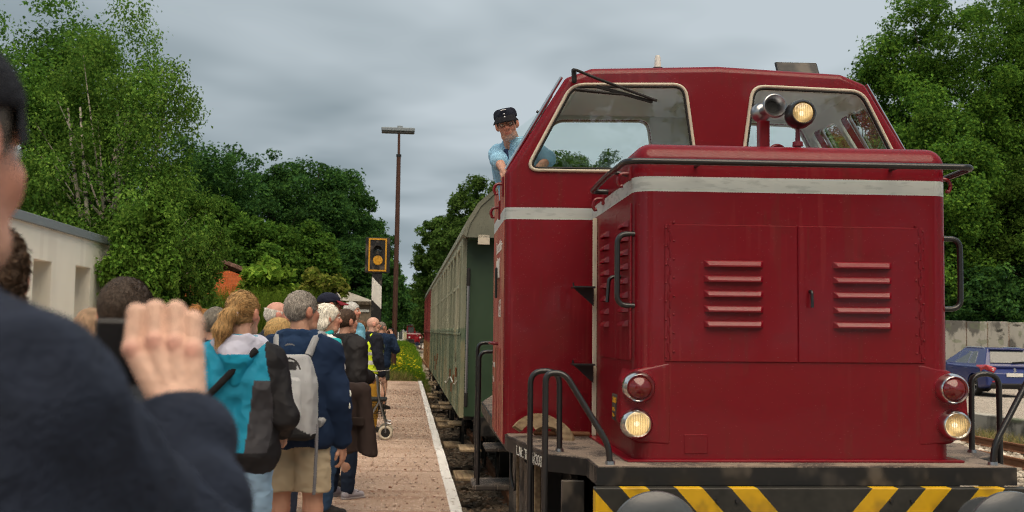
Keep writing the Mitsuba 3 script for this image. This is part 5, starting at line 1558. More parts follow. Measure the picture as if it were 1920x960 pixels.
def garment(prims, res, k, cut, wr, seed, f=7., st=(1, 1, 1)):
    m = blob(prims, res, k, cut)
    v, f_, n = meshkit.arrays(m, True)
    # folds: ridged noise, stronger where cloth gathers
    q = vnoise(v * V(st), f, seed, 3)
    q2 = vnoise(v * V(st) * V([1, 1, .55]), f * 2.3, seed + 40, 2)
    fold = .45 - 2.6 * np.abs(q) + (.22 - 1.1 * np.abs(q2)) * .7
    return v + n * (wr * fold)[:, None], f_


def person(label, x, y, h, rz, z=None, top=None, legs=('trousers', (.03, .04, .07)), shoes=((.03, .03, .03), (.08, .08, .08)), hair=('short', (.08, .06, .045)), arms=('down', 'down'), head=(0., 0.), skin=SKIN, res=.014, fat=0., hood=None,
           group=None, seed=1, stance=.10, feet=True, hands=(1, 1), extra=(), at=None, hat=None, glasses=False, lean=0., female=False, name='person'):
    """A standing figure with its clothes; top: dict(col, bsdf, hem, puff, sleeves, scol). Returns its key and the map from its own axes."""
    s = h / 1.75
    z = PZ if z is None else z
    R = rot('z', rz) @ rot('x', -lean)
    W = lambda v: (V(v, float) @ R.T) * s + V([x, y, z])
    wm = lambda m: (W(m[0]), m[1])
    t = thing(name, label, 'person', group)
    far = res > .011
    sh = (.175 if not female else .155) if at is None else at
    J = {}
    for i, sd in enumerate((-1, 1)):
        a = ARMS[arms[i]] if isinstance(arms[i], str) else [V((V(q) - V([x, y, z])) @ R / s) * V([sd, 1, 1]) for q in arms[i]]
        J[sd] = [V([sd * sh, -.01, 1.415])] + [V([sd * q[0], q[1], q[2]]) for q in a]
    f = fat
    torso = []
    for sd in (-1, 1):
        torso += [C((sd * .080, -.01, .93), (sd * .070, .01 + f * .3, 1.08), .112 + f * .4, .104 + f), C((sd * .070, .01 + f * .3, 1.08), (sd * .085, 0, 1.29), .104 + f, .112 + f * .3), C((sd * .085, 0, 1.29), (sd * (sh - .02), -.01, 1.405), .110, .066), C((sd * (sh - .02), -.012, 1.41), (sd * .035, -.018, 1.475), .060, .052)]
    neck = [C((0, -.02, 1.44), (0, .0, 1.57), .052, .050)]
    foot = []
    legp = {sd: [V([sd * .085, 0, .90]), V([sd * stance, .015, .49]), V([sd * (stance + .01), -.02, .09])] for sd in (-1, 1)}
    # the body: limbs and trunk, a finer head and hands, one mesh
    limbs = [(p[0], p[1], p[2], p[3] * .84, p[4] * .84, p[5]) for p in torso] + neck
    for sd in (-1, 1):
        a, e, w = J[sd]
        limbs += [C(a, e, .047, .040), C(e, w, .040, .028)]
        l = legp[sd]
        limbs += [C(l[0], l[1], .080, .056), C(l[1], l[1] * .55 + l[2] * .45 + V([0, -.022, 0]), .054, .053), C(l[1] * .55 + l[2] * .45 + V([0, -.022, 0]), l[2], .053, .036)]
    lm = blob(limbs, .014 if not far else .018, .03)
    parts = [(lm, vary(lm[0], skin, .08, 20, seed))]
    hm, hc = head_mesh(.0065 if far else .0048, skin, seed)
    HR = rot('z', head[0]) @ rot('x', head[1])
    HO = V([0, .022, 1.642])
    parts.append(((hm[0] @ HR.T + HO, hm[1]), hc))
    for sd in (-1, 1):
        a, e, w = J[sd]
        if not hands[(sd + 1) // 2]:
            continue
        d = w - e
        d /= np.linalg.norm(d)
        hd = hand_mesh(w + d * .015, d + V([0, 0, -.05]), (-sd, .1, -.15) if abs(d[2]) > .6 else (-sd * .8, .1, -.7), .0055 if far else .0042, .55, 1.0, thumb=sd)
        parts.append((hd, vary(hd[0], skin, .12, 60, seed)))
    m, c = catc([(wm(q), k) for q, k in parts] + list(extra))
    put('body', m, 'skin', t, smooth=True, color=c)
    if hair:
        hm_, hc_ = hair_mesh(hair[0], hair[1], .0062 if far else .0042, seed)
        put('hair', wm((hm_[0] @ HR.T + HO, hm_[1])), 'hair', t, smooth=True, color=hc_)
    hw = lambda v: W(V(v, float) @ HR.T + HO)
    # upper garment
    if top:
        pf = top.get('puff', .013)
        P = [(p[0], p[1], p[2], p[3] + pf, p[4] + pf, p[5]) for p in torso]
        P += [C((0, -.025, 1.30), (0, -.032, 1.465), .100 + pf, .064 + pf)]
        hem = top.get('hem', .86)
        if hem < .80:
            for sd in (-1, 1):
                P.append(C((sd * .085, -.01, .93), (sd * .11, -.01, hem - .05), .125 + pf, .150 + pf))
        slv = top.get('sleeves', 1.)
        for sd in (-1, 1):
            a, e, w = J[sd]
            sp_ = top.get('sp', pf)
            P += [C(a, e, .056 + sp_, .047 + sp_)]
            if slv > .5:
                P += [C(e, w - (w - e) / np.linalg.norm(w - e) * .01, .046 + sp_, .034 + sp_ * .8)]
        cz = lambda Q: np.maximum(hem + .012 * np.sin(Q[..., 0] * 18) - Q[..., 2], (Q[..., 2] - 1.525 - .0 * Q[..., 0]))
        g = garment(P, res, .035, cz, top.get('wr', .022) * 1.25, seed, 7.6, (1, 1, .8))
        col = top['col']
        col = col(g[0]) if callable(col) else vary(g[0], col, .10, 9, seed)
        put(top.get('name', 'jacket'), wm(g), top.get('bsdf', 'cloth'), t, smooth=True, color=col)
        if top.get('collar') is not None:
            q = np.linspace(0, 2 * PI, 26)
            ring = [(.068 * math.sin(a), -.018 + .066 * -math.cos(a), 1.515 - .018 * -math.cos(a) * -1 + .0) for a in q[:-1]]
            put('collar', wm(tube(ring, .020, 9, closed=True)), top.get('bsdf', 'cloth'), t, smooth=True, color=top['collar'])
    if hood:
        Pm = [C((-.10, -.045, 1.475), (.10, -.045, 1.475), .045), C((-.10, -.045, 1.475), (0, -.13, 1.42), .045, .062), C((.10, -.045, 1.475), (0, -.13, 1.42), .045, .062), C((-.085, -.02, 1.50), (-.05, .075, 1.46), .036, .028), C((.085, -.02, 1.50), (.05, .075, 1.46), .036, .028), C((0, -.13, 1.42), (0, -.125, 1.30), .060, .035), C((-.05, -.09, 1.51), (.05, -.09, 1.51), .030)]
        g = garment(Pm, res * .8, .03, lambda Q: -np.linalg.norm((Q - V([0, -.005, 1.54])) / V([.062, .062, .12]), axis=-1) * .062 + .062, .014, seed + 5, 11)
        hc2 = hood(g[0]) if callable(hood) else vary(g[0], hood, .12, 12, seed)
        put('hood', wm(g), 'cloth', t, smooth=True, color=hc2)
    # legs
    kind, lc = legs
    P = []
    for sd in (-1, 1):
        l = legp[sd]
        if kind == 'shorts':
            P += [C((sd * .075, -.012, .95), l[0], .118 + f * .3, .110), C(l[0], l[1] + V([0, -.005, .02]), .106, .098)]
        else:
            P += [C((sd * .075, -.012, .95), l[0], .112 + f * .3, .104), C(l[0], l[1], .100, .072), C(l[1], l[2], .072, .056)]
    lo = .60 if kind == 'shorts' else .045
    g = garment(P, res, .02, lambda Q: np.maximum(lo - Q[..., 2], Q[..., 2] - 1.02), .018, seed + 2, 8, (1, 1, 1.3))
    put(kind, wm(g), 'cloth', t, smooth=True, color=lc(g[0]) if callable(lc) else vary(g[0], lc, .16, 14, seed, (1, 1, .6)))
    if feet:
        for sd in (-1, 1):
            a = legp[sd][2]
            up = blob([C(a + V([0, -.02, -.045]), a + V([0, .0, -.01]), .036, .044), C(a + V([0, -.025, -.05]), a + V([sd * .012, .165, -.058]), .036, .034), C(a + V([0, .03, -.02]), a + V([sd * .008, .10, -.045]), .036, .034)], .008, .03, lambda Q: np.maximum(.018 - Q[..., 2], Q[..., 2] - .125))
            so = blob([C((a[0], a[1] - .028, .02), (a[0] + sd * .012, a[1] + .170, .02), .040)], .008, .01, lambda Q: np.maximum(.0 - Q[..., 2], Q[..., 2] - .020))
            so = (so[0], so[1])
            shoe = put('shoe', wm(up), 'nylon', t, smooth=True, color=vary(up[0], shoes[0], .1, 30, seed))
            put('sole', wm(so), 'vc_matte', shoe, smooth=30, color=shoes[1])
            if len(shoes) > 2:
                lace = [tube([a + V([-.018, .055 + .022 * k, .012 - .011 * k]), a + V([0, .055 + .022 * k, .019 - .011 * k]), a + V([.018, .055 + .022 * k, .012 - .011 * k])], .0035, 5) for k in range(4)]
                put('laces', wm(cat(lace)), 'vc_matte', shoe, color=shoes[2])
    if glasses:
        gl = []
        for sd in (-1, 1):
            gl.append(tube([hw((sd * .031 + .021 * math.cos(a), .098 - .004 * abs(math.cos(a)), .008 + .015 * math.sin(a))) for a in np.linspace(0, 2 * PI, 17)[:-1]], .0016 * s, 5, closed=True))
            gl.append(tube([hw((sd * .053, .094, .012)), hw((sd * .076, .03, .014)), hw((sd * .082, -.02, .010))], .0018 * s, 5))
        gl.append(tube([hw((-.011, .10, .011)), hw((.011, .10, .011))], .0018 * s, 5))
        put('glasses', cat(gl), 'black_rubber', t, smooth=50, kind=None)
    return t, W, hw


def hat_cap(t, hw, col, bill, bsdf='cloth', tall=0., peak=.085, officer=False):
    lo = .040 if not officer else .058
    v, f = blob([E((0, -.012, .045 + tall), (.090 - .003 * officer, .110 - .004 * officer, .082 + tall * .4 - .016 * officer))] + ([C((-.045, -.03, .088), (.045, -.03, .088), .045), C((0, .03, .085), (0, -.07, .092), .048)] if officer else []), .006, .03, lambda P: np.maximum((lo + .12 * P[..., 1]) - P[..., 2], P[..., 2] - (.132 if officer else .150)))
    k = put('cap', (hw(v), f), bsdf, t, smooth=True, color=vary(v, col, .08, 30))
    th = np.linspace(-1.15, 1.15, 15) * (.78 if officer else 1)
    pv = []
    for dz in (0, -.007):
        for r in (0, 1):
            for a in th:
                rr = (.088 + r * peak * math.cos(a * .9) ** .7, .108 + r * peak * math.cos(a * .9) ** .7)
                pv.append((rr[0] * math.sin(a), -.012 + rr[1] * math.cos(a), lo + .014 + dz - r * (.024 if not officer else .040) - .010 * r * (abs(a) ** 1.6)))
    pv = V(pv)
    n = len(th)
    F = []
    for j in range(n - 1):
        F += [(j, j + 1, n + j + 1), (j, n + j + 1, n + j), (2 * n + j, 3 * n + j + 1, 2 * n + j + 1), (2 * n + j, 3 * n + j, 3 * n + j + 1), (n + j, n + j + 1, 3 * n + j + 1), (n + j, 3 * n + j + 1, 3 * n + j)]
    put('peak', (hw(pv), V(F)), bsdf, k, smooth=30, color=bill)
    return k


WAIT = None
NAVY = (.010, .022, .055)
BLACK = (.014, .014, .017)


def turquoise(v):
    c = vary(v, (.010, .235, .385), .14, 8, 3)
    arm = np.abs(v[:, 0]) > .2
    blackp = (v[:, 0] > .165 + .03 * np.sin(v[:, 2] * 7)) | (v[:, 2] < .93)
    c[blackp] = vary(v[blackp], (.012, .012, .015), .1, 8)
    side = (v[:, 0] > .060 + .10 * (v[:, 2] - .93)) & (v[:, 0] <= .165 + .03 * np.sin(v[:, 2] * 7)) & (v[:, 2] < 1.30) & (v[:, 2] > .93)
    c[side] = vary(v[side], (.040, .040, .048), .1, 8)
    return c


res_n = .010
tw, Ww, hww = person('woman in a turquoise and black jacket with a long blond ponytail, seen from behind', -.79, 6.0, 1.60, -.06, top=dict(col=turquoise, bsdf='nylon', hem=.80, puff=.024, wr=.022, sp=.012, name='jacket'), legs=('trousers', (.20, .31, .44)),
                     hair=('ponytail', (.33, .20, .085)), arms=('low', 'low'), head=(-.32, .0), res=.0062, seed=11, female=True, shoes=((.3, .3, .32), (.5, .5, .5)),
                     hood=lambda v: np.where((v[:, 2] > 1.435)[:, None], vary(v, (.44, .45, .56), .08, 12), vary(v, (.010, .235, .385), .1, 12)))
put('hair_tie', cat([mv(m3d.Manifold.sphere(.0085, 8), hww((.028 * math.cos(a), -.118 + .008 * math.sin(a * 2), .008 + .026 * math.sin(a)))) for a in np.linspace(0, 2 * PI, 14)[:-1]]), 'vc_gloss', tw, smooth=True, color=(.55, .42, .40))
sp = [(.085, .10, 1.44), (.02, .03, 1.515), (-.06, -.05, 1.50), (-.12, -.125, 1.42), (-.19, -.115, 1.28), (-.245, -.02, 1.12), (-.245, .06, 1.06)]
bag = thing('shoulder_bag', 'black shoulder strap bag worn across the turquoise jacket', 'bag')
ss = bend([Ww(q) for q in [(.10, -.115, 1.46), (.0, -.172, 1.36), (-.09, -.180, 1.26), (-.18, -.165, 1.17), (-.255, -.08, 1.06)]], .05, 4)
v, f = tube(ss, .017, 8)
put('strap', (v, f), 'cloth', bag, smooth=50, color=(.015, .015, .017))
put('pouch', (Ww(meshkit.arrays(rbox(-.30, -.235, -.12, .10, .86, 1.07, .03))[0]), meshkit.arrays(rbox(-.30, -.235, -.12, .10, .86, 1.07, .03))[1]), 'cloth', bag, smooth=40, color=(.015, .015, .017))

tb, Wb, hwb = person('man with curly grey hair in a navy hoodie and beige shorts, wearing a grey backpack', -.575, 6.8, 1.63, -.22, top=dict(col=NAVY, hem=.855, puff=.022, wr=.018, name='hoodie'), legs=('shorts', (.42, .35, .245)), hair=('wavy', (.27, .245, .22)),
                     arms=('low', 'down'), head=(-.62, .05), res=.009, seed=12, fat=.012, hood=(.012, .03, .075), glasses=True, shoes=((.05, .05, .055), (.4, .4, .4)), skin=(.48, .26, .18))
for q, (dx, dy) in (('2', (-.045, 0)), ('2', (.035, 0))):
    M_ = meshkit.text_mesh('2', .10, .003, bold=True)
    v = meshkit.arrays(M_)[0]
    e1, e2, e3 = V([-.52, .85, 0]), V([.03, .04, 1.]), V([.85, .52, 0])
    put('number', (Wb(V([.305, -.035, 1.09]) + np.outer(v[:, 0] + dx * 1.4, e1) + np.outer(v[:, 1], e2) + np.outer(v[:, 2], e3)), M_.faces), 'white_paint', uniq('hoodie_print', tb) if 0 else tb)
bp = thing('backpack', 'light grey backpack with a black base on the navy hoodie', 'backpack')
bw = lambda m: (Wb(m[0]), m[1])
GRY = (.36, .37, .39)
def packed(pts, r, wr, seed):
    m = trimesh.Trimesh(*meshkit.arrays(rhull(pts, r, 20))[:2])
    for _ in range(6):
        if m.edges_unique_length.max() < .02:
            break
        m = m.subdivide_to_size(.016)
    v, f, n = meshkit.arrays(m)
    m = trimesh.Trimesh(v, f)
    v, f, n = meshkit.arrays(m, True)
    q = vnoise(v, 9, seed, 3)
    return v + n * (wr * (.4 - 2.6 * np.abs(q)))[:, None], f


g = packed([(s_ * .085, y_, 1.36) for s_ in (-1, 1) for y_ in (-.17, -.20)] + [(s_ * .125, y_, 1.22) for s_ in (-1, 1) for y_ in (-.16, -.245)] + [(s_ * .125, y_, .95) for s_ in (-1, 1) for y_ in (-.16, -.265)], .036, .012, 5)
c = vary(g[0], GRY, .10, 14)
blk = (g[0][:, 2] < 1.03 - .5 * np.abs(g[0][:, 0])) | ((g[0][:, 2] > 1.31) & (np.abs(g[0][:, 0]) < .06) & (g[0][:, 2] < 1.355) & (g[0][:, 1] < -.2))
c[blk] = (.016, .016, .018)
put('bag', bw(g), 'nylon', bp, smooth=50, color=c)
g = packed([(s_ * .070, y_, 1.24) for s_ in (-1, 1) for y_ in (-.25, -.275)] + [(s_ * .085, y_, 1.06) for s_ in (-1, 1) for y_ in (-.26, -.315)], .025, .008, 6)
put('pocket', bw(g), 'nylon', bp, smooth=50, color=vary(g[0], (.41, .42, .44), .08, 14))
put('zip', bw(tube(bend([(-.118, -.262, 1.06), (-.105, -.256, 1.26), (-.05, -.236, 1.375), (.05, -.236, 1.375), (.105, -.256, 1.26), (.118, -.262, 1.06)], .06), .006, 6)), 'black_rubber', bp, smooth=50)
for pts in ([(-.07, -.335, 1.20), (.05, -.338, 1.12), (-.06, -.338, 1.08), (.06, -.335, 1.02)], [(-.16, -.25, 1.03), (-.05, -.305, .985), (.06, -.30, 1.06)]):
    put('cord', bw(tube(bend(pts, .02), .0045, 6)), 'black_rubber', bp, smooth=50)
put('reflective_patch', bw(mv(chbox(-.05, .01, -.309, -.300, .925, .985, .003))), 'white_paint', bp)
put('carry_loop', bw(tube(bend([(-.03, -.16, 1.40), (-.03, -.19, 1.45), (.03, -.19, 1.45), (.03, -.16, 1.40)], .02), .010, 6)), 'cloth', bp, smooth=50, color=(.12, .12, .13))
for sd in (-1, 1):
    pts = bend([(sd * .09, -.14, 1.39), (sd * .115, -.085, 1.495), (sd * .125, .01, 1.520), (sd * .135, .125, 1.43), (sd * .165, .150, 1.25), (sd * .19, .03, 1.06), (sd * .16, -.13, 1.0)], .05, 5)
    v, f = tube(pts, .026, 8)
    put('strap', bw((v, f)), 'nylon', bp, smooth=50, color=(.30, .31, .33))
    put('loose_strap', bw(tube([(sd * .165, -.17, 1.0), (sd * .17, -.185, .85), (sd * .165, -.18, .68), (sd * .16, -.175, .60)], [.011, .010, .010, .010], 6)), 'cloth', bp, smooth=50, color=(.16, .16, .18))

person('grey-haired man in a dark navy jacket left of the woman with the ponytail', -1.16, 7.6, 1.545, -.25, top=dict(col=(.012, .018, .035), hem=.80), hair=('short', (.16, .145, .125)), head=(-.25, 0), seed=13)
tk, Wk, _ = person('man with cropped dark brown hair, seen from behind beyond the raised phone', -.785, 3.5, 1.565, -.1, top=dict(col=(.03, .035, .045), hem=.82), hair=('crop', (.050, .036, .028)), head=(-.15, .05), seed=14, res=.011)
person('woman with auburn hair tied in a high bun, behind the man with grey hair', -1.47, 9.0, 1.55, -.5, top=dict(col=(.10, .05, .06), hem=.82), hair=('bun', (.30, .135, .040)), head=(-.3, 0), seed=15, female=True)
person('elderly man with a bald crown and white hair at the sides, in a dark jacket', -1.0, 9.5, 1.632, -.9, top=dict(col=(.02, .028, .045), hem=.82), hair=('bald', (.62, .60, .56)), head=(-.35, .0), seed=16, skin=(.55, .29, .23))
person('person with short blond hair in a blue jacket beside the backpack man', -.80, 7.85, 1.49, -.45, top=dict(col=(.03, .06, .13), hem=.82), hair=('bob', (.42, .28, .12)), head=(-.3, .05), seed=17, female=True)
tA, WA, hwA = person('white-haired woman in a white vest with a turquoise collar', -.62, 9.6, 1.62, -1.1, top=dict(col=lambda v: np.where((np.abs(v[:, 0]) > .19)[:, None], vary(v, (.02, .38, .42), .1, 9), vary(v, (.62, .63, .64), .05, 9)), hem=.88, collar=(.02, .42, .46)), legs=('trousers', (.025, .055, .115)),
                     hair=('bob', (.72, .70, .62)), head=(-.2, .0), seed=18, female=True, arms=('down', 'down'), shoes=((.02, .02, .022), (.03, .03, .03), (.1, .1, .1)))
# the dark coat carried over her arm
v, f = blob([C((-.10, -.02, 1.0), (.10, .02, 1.0), .06), C((-.12, -.02, 1.0), (-.15, -.03, .50), .055, .075), C((.12, .02, 1.0), (.17, .03, .48), .055, .080), C((0, 0, 1.0), (.0, .0, .45), .05, .075)], .010, .05, lambda Q: .47 + .02 * np.sin(Q[..., 0] * 20) - Q[..., 2])
n = meshkit.arrays((v, f), True)[2]
v = v + n * (.022 * np.abs(vnoise(v * V([1, 1, .25]), 13, 4)))[:, None]
ct = thing('carried_coat', 'long dark brown coat carried over the arm beside the pale shoes', 'coat')
put('cloth', (mv((v * .94, f), (-.43, 9.75, PZ + .02), -.35)), 'cloth', ct, smooth=True, color=vary(v, (.042, .030, .028), .2, 12))
put('pocket_flap', mv((rbox(-.06, .06, -.012, .012, -.035, .035, .01).to_mesh().vert_properties[:, :3], rbox(-.06, .06, -.012, .012, -.035, .035, .01).to_mesh().tri_verts), (-.36, 9.66, PZ + .72), -.5), 'cloth', ct, smooth=30, color=(.035, .026, .024))

tn, Wn, _ = person('man with dark brown hair in a black jacket holding a sheet of paper', -.52, 10.6, 1.60, -.75, top=dict(col=(.017, .016, .018), hem=.80, puff=.030, collar=(.015, .015, .017), bsdf='nylon'), legs=('trousers', (.018, .030, .058)), hair=('short', (.075, .048, .034)), head=(-.15, .06), arms=('bent', 'bent'), seed=19,
                   shoes=((.44, .43, .50), (.50, .48, .50), (.75, .75, .75)), fat=.015)
for sd in (-1, 1):
    a = V([sd * .11, -.02, .0])
    sw = Polygon([(-.055, .010), (-.03, -.014), (.0, -.012), (.06, .026), (.0, .004), (-.03, -.002)])
    m = extrude(sw, .004)
    vv = np.array(m.vertices)
    put('swoosh', (Wn(np.stack([a[0] + sd * (.038 + vv[:, 2]), a[1] + .06 + vv[:, 0], .052 + vv[:, 1]], -1)), m.faces), 'black_frame', f'{tn}__shoe' if sd < 0 else f'{tn}__shoe_001')
pm, pf_ = grid(-.11, .11, -.15, .15, 6, 6, lambda x, y: .012 * np.sin(x * 14) + .02 * y)
put('sheet_of_paper', (Wn(V(pm) + V([.10, .29, 1.18])), pf_), 'vc_matte', color=(.80, .81, .80), label='white sheet of paper held by the man in the black jacket', cat='paper')
bpk = [(sd * .10, -.135, 1.36) for sd in (-1,)]
put('shoulder_strap', cat([(Wn(tube(bend([(sd * .10, -.15, 1.30), (sd * .12, -.10, 1.49), (sd * .13, .02, 1.525), (sd * .14, .14, 1.40), (sd * .17, .11, 1.18)], .05, 5), .022, 8)[0]), tube(bend([(sd * .10, -.15, 1.30), (sd * .12, -.10, 1.49), (sd * .13, .02, 1.525), (sd * .14, .14, 1.40), (sd * .17, .11, 1.18)], .05, 5), .022, 8)[1]) for sd in (1,)]), 'cloth', color=(.022, .022, .025),
    label='black shoulder strap over the black jacket of the man holding paper', cat='strap', smooth=50)
person('person with long brown hair, just behind the man in the black jacket', -.70, 11.6, 1.60, -.8, top=dict(col=(.05, .04, .04), hem=.82), hair=('long', (.13, .075, .045)), seed=20, female=True)
tc, Wc, hwc = person('tall man in a navy baseball cap with a dark red peak and white monogram', -.715, 11.2, 1.755, -.9, top=dict(col=(.55, .56, .58), hem=.84), hair=('crop', (.06, .045, .035)), head=(-.25, -.05), seed=21, skin=(.42, .22, .155))
ck = hat_cap(tc, hwc, (.014, .017, .035), (.16, .012, .020))
for q, m_ in enumerate((meshkit.text_mesh('R', .062, .004, True), extrude(Polygon([(math.cos(a) * .024, math.sin(a) * .030) for a in np.linspace(.4, 5.6, 20)] + [(math.cos(a) * .015, math.sin(a) * .021) for a in np.linspace(5.6, .4, 20)]), .004))):
    vv = np.array(m_.vertices)
    px, pz = vv[:, 0] - (.022 if q == 0 else .026), vv[:, 1] + (.052 if q == 0 else .080)
    yy = -.012 + .112 * np.sqrt(np.maximum(1 - (px / .094) ** 2 - ((pz - .045) / .088) ** 2, .02)) + .003 + vv[:, 2]
    put('monogram', (hwc(np.stack([-px, yy, pz + .012], -1)), m_.faces[:, ::-1]), 'white_paint', ck)
tg, Wg, _ = person('grey-haired man in a light blue shirt holding the rolling walker', -.72, 16.05, 1.78, -2.2, top=dict(col=(.16, .40, .56), hem=.88, name='shirt'), legs=('trousers', (.03, .05, .10)), hair=('short', (.52, .52, .51)), head=(.35, 0), arms=('down', 'low'), seed=22, skin=(.50, .27, .20))
tv, Wv, _ = person('bald man in a yellow safety vest and mustard trousers beside the walker', -.47, 17.4, 1.61, -1.05, top=dict(col=(.016, .018, .028), hem=.86, puff=.022), legs=('trousers', (.46, .25, .035)), hair=None, head=(-.3, .0), seed=23, skin=(.60, .36, .28), glasses=True)


def vest(t, W, seed):
    P = []
    for sd in (-1, 1):
        P += [C((sd * .080, -.01, .93), (sd * .070, .0, 1.08), .146, .136), C((sd * .070, .0, 1.08), (sd * .085, 0, 1.29), .136, .146), C((sd * .085, 0, 1.29), (sd * .14, -.01, 1.405), .142, .092), C((sd * .14, -.012, 1.41), (sd * .035, -.018, 1.475), .086, .078)]
    hol = lambda Q: np.maximum(np.maximum(.90 - Q[..., 2], Q[..., 2] - 1.515), .105 - np.linalg.norm(V([1, 1, .8]) * (Q * V([1, 1, 1]) - V([0, 0, 1.28]) - np.sign(Q[..., :1]) * V([.235, 0, 0])), axis=-1))
    g = garment(P, .012, .03, hol, .012, seed, 7)
    c = vary(g[0], (.62, .80, .03), .08, 9)
    for z in (1.06, 1.20):
        c[np.abs(g[0][:, 2] - z) < .028] = (.55, .56, .56)
    put('vest', (W(g[0]), g[1]), 'nylon', t, smooth=True, color=c)


vest(tv, Wv, 3)
t2, W2, _ = person('woman with brown hair in a yellow vest, behind the bald man', -.67, 18.2, 1.555, -.8, top=dict(col=(.05, .05, .06), hem=.86), hair=('bob', (.16, .085, .045)), seed=24, female=True)
vest(t2, W2, 4)
tp, Wp, hwp = person('man in a navy jacket and dark shorts raising a phone, last in the row', -.44, 22.4, 1.575, -.62, top=dict(col=(.012, .026, .060), hem=.84, puff=.026), legs=('shorts', (.040, .048, .045)), hair=('crop', (.20, .17, .15)), head=(-.2, .0), arms=('phone', 'phone'), seed=25, shoes=((.02, .02, .02), (.03, .03, .03)))
ph = mv(chbox(-.04, .04, -.005, .005, -.075, .075, .003))
put('phone', (Wp(ph[0] @ rot('y', PI / 2).T + V([0, .33, 1.60])), ph[1]), 'black_enamel', label='black phone raised by the last man in the row', cat='phone')
# heads seen at the left edge
person('man with curly brown hair at the left edge, behind the nearest man', -.865, 2.55, 1.625, -.15, top=dict(col=(.03, .03, .035), hem=.82), hair=('curly', (.085, .055, .038)), head=(.75, .1), seed=26, res=.011)
person('person with light brown hair showing over the shoulder of the nearest man', -1.50, 6.0, 1.50, -.3, top=dict(col=(.10, .07, .05), hem=.82), hair=('bob', (.30, .20, .13)), seed=27, female=True)
person('small person in a red jacket and jeans standing before the far engine', 1.20, 125.0, 1.58, PI, z=.02, top=dict(col=(.45, .03, .04), hem=.82), legs=('trousers', (.05, .09, .18)), seed=28, res=.02)

# ---- rolling walker
rw_ = thing('rolling_walker', 'grey rolling walker with three visible tan-tyred wheels on the platform', 'walker')
ox, oy = -.345, 16.4
GZ = PZ
for sd in (-1, 1):
    yq = oy + sd * .24
    put('frame_tube', tube(bend([(ox - .13, yq, GZ + .82), (ox - .02, yq, GZ + .83), (ox + .01, yq, GZ + .55), (ox + .11, yq, GZ + .22), (ox + .18, yq, GZ + .21)], .06), .013, 8), 'steel', rw_, smooth=50)
    put('frame_tube', tube(bend([(ox + .02, yq, GZ + .50), (ox - .17, yq, GZ + .14)], .02), .012, 8), 'steel', rw_, smooth=50)
    put('handle', tube([(ox - .23, yq, GZ + .81), (ox - .10, yq, GZ + .825)], .019, 10), 'black_rubber', rw_, smooth=50)
    for dx, r in ((-.17, .095), (.115, .095)):
        w = put('wheel', mv(tube([(r * .78 * math.cos(a), 0, r * .78 * math.sin(a)) for a in np.linspace(0, 2 * PI, 25)[:-1]], r * .22, 8, closed=True), (ox + dx, yq + sd * .02, GZ + r)), 'cream_rubber', rw_, smooth=50)
        put('hub', mv(m3d.Manifold.cylinder(.03, r * .62, r * .62, 20).rotate((90, 0, 0)).translate((ox + dx, yq + sd * .02 + .015, GZ + r))), 'black_rubber', w, smooth=40)
        put('fork', tube([(ox + dx, yq + sd * .055, GZ + r), (ox + dx, yq + sd * .05, GZ + 2.15 * r), (ox + dx, yq, GZ + 2.3 * r)], .009, 6), 'steel', rw_, smooth=50)
    put('brake_cable', tube(bend([(ox - .10, yq, GZ + .80), (ox + .06, yq, GZ + .74), (ox + .10, yq, GZ + .55), (ox + .0, yq, GZ + .35)], .08), .004, 5), 'black_rubber', rw_)
put('seat', rbox(ox - .13, ox + .12, oy - .21, oy + .21, GZ + .50, GZ + .54, .015), 'black_rubber', rw_, smooth=40)
put('cross_bar', tube([(ox + .01, oy - .24, GZ + .55), (ox + .01, oy + .24, GZ + .55)], .011, 8), 'steel', rw_)
put('cross_bar', tube([(ox - .1, oy - .24, GZ + .30), (ox - .1, oy + .24, GZ + .30)], .010, 8), 'steel', rw_)
put('basket', cat([tube([(ox - .10 + .022 * k, oy + sd * .20, GZ + .28), (ox - .10 + .022 * k, oy + sd * .20, GZ + .47)], .003, 4) for k in range(10) for sd in (-1, 1)] + [tube(bend([(ox - .10, oy - .2, z), (ox + .11, oy - .2, z), (ox + .11, oy + .2, z), (ox - .10, oy + .2, z)], .02, 4, True), .004, 4, closed=True) for z in (GZ + .28, GZ + .34, GZ + .40, GZ + .47)]), 'black_rubber', rw_, kind='stuff')

# ---- the engine driver leaning out of the cab window
DARM = (((.985, 8.66, 3.25), (.86, 8.42, 3.10)), ((.640, 8.66, 3.22), (.655, 8.46, 3.135)))
td, Wd, hwd = person('engine driver in a light blue short-sleeved shirt, tie and dark cap leaning out', 1.09, 9.05, 1.64, 2.30, z=2.05, top=dict(col=(.25, .47, .66), hem=.88, sleeves=.4, puff=.020, wr=.012, name='shirt', collar=(.27, .50, .70)),
                     hair=('crop', (.05, .035, .028)), arms=DARM, head=(.70, .10), lean=.34, seed=31, res=.010, glasses=True, skin=(.46, .25, .18), shoes=((.02, .02, .02), (.02, .02, .02)))
dc = hat_cap(td, hwd, (.008, .010, .020), (.010, .010, .014), peak=.05, officer=True)
put('cockade', cat([mv(m3d.Manifold.sphere(.009, 12), hwd((0, .098, .085))), mv(m3d.Manifold.sphere(.009, 12), hwd((0, .103, .062))), rhull([hwd((-.02, .085, .118)), hwd((.02, .085, .118))], .004, 8)]), 'steel', dc, smooth=True)
tie = m3d.Manifold.hull_points(V([(-.018, .100, 1.47), (.018, .100, 1.47), (-.036, .170, 1.10), (.036, .170, 1.10), (0, .172, 1.05), (-.018, .088, 1.47), (.018, .088, 1.47), (-.036, .155, 1.10), (.036, .155, 1.10)], np.float32))
put('tie', (Wd(meshkit.arrays(tie)[0]), meshkit.arrays(tie)[1]), 'cloth', td, color=(.03, .045, .10))
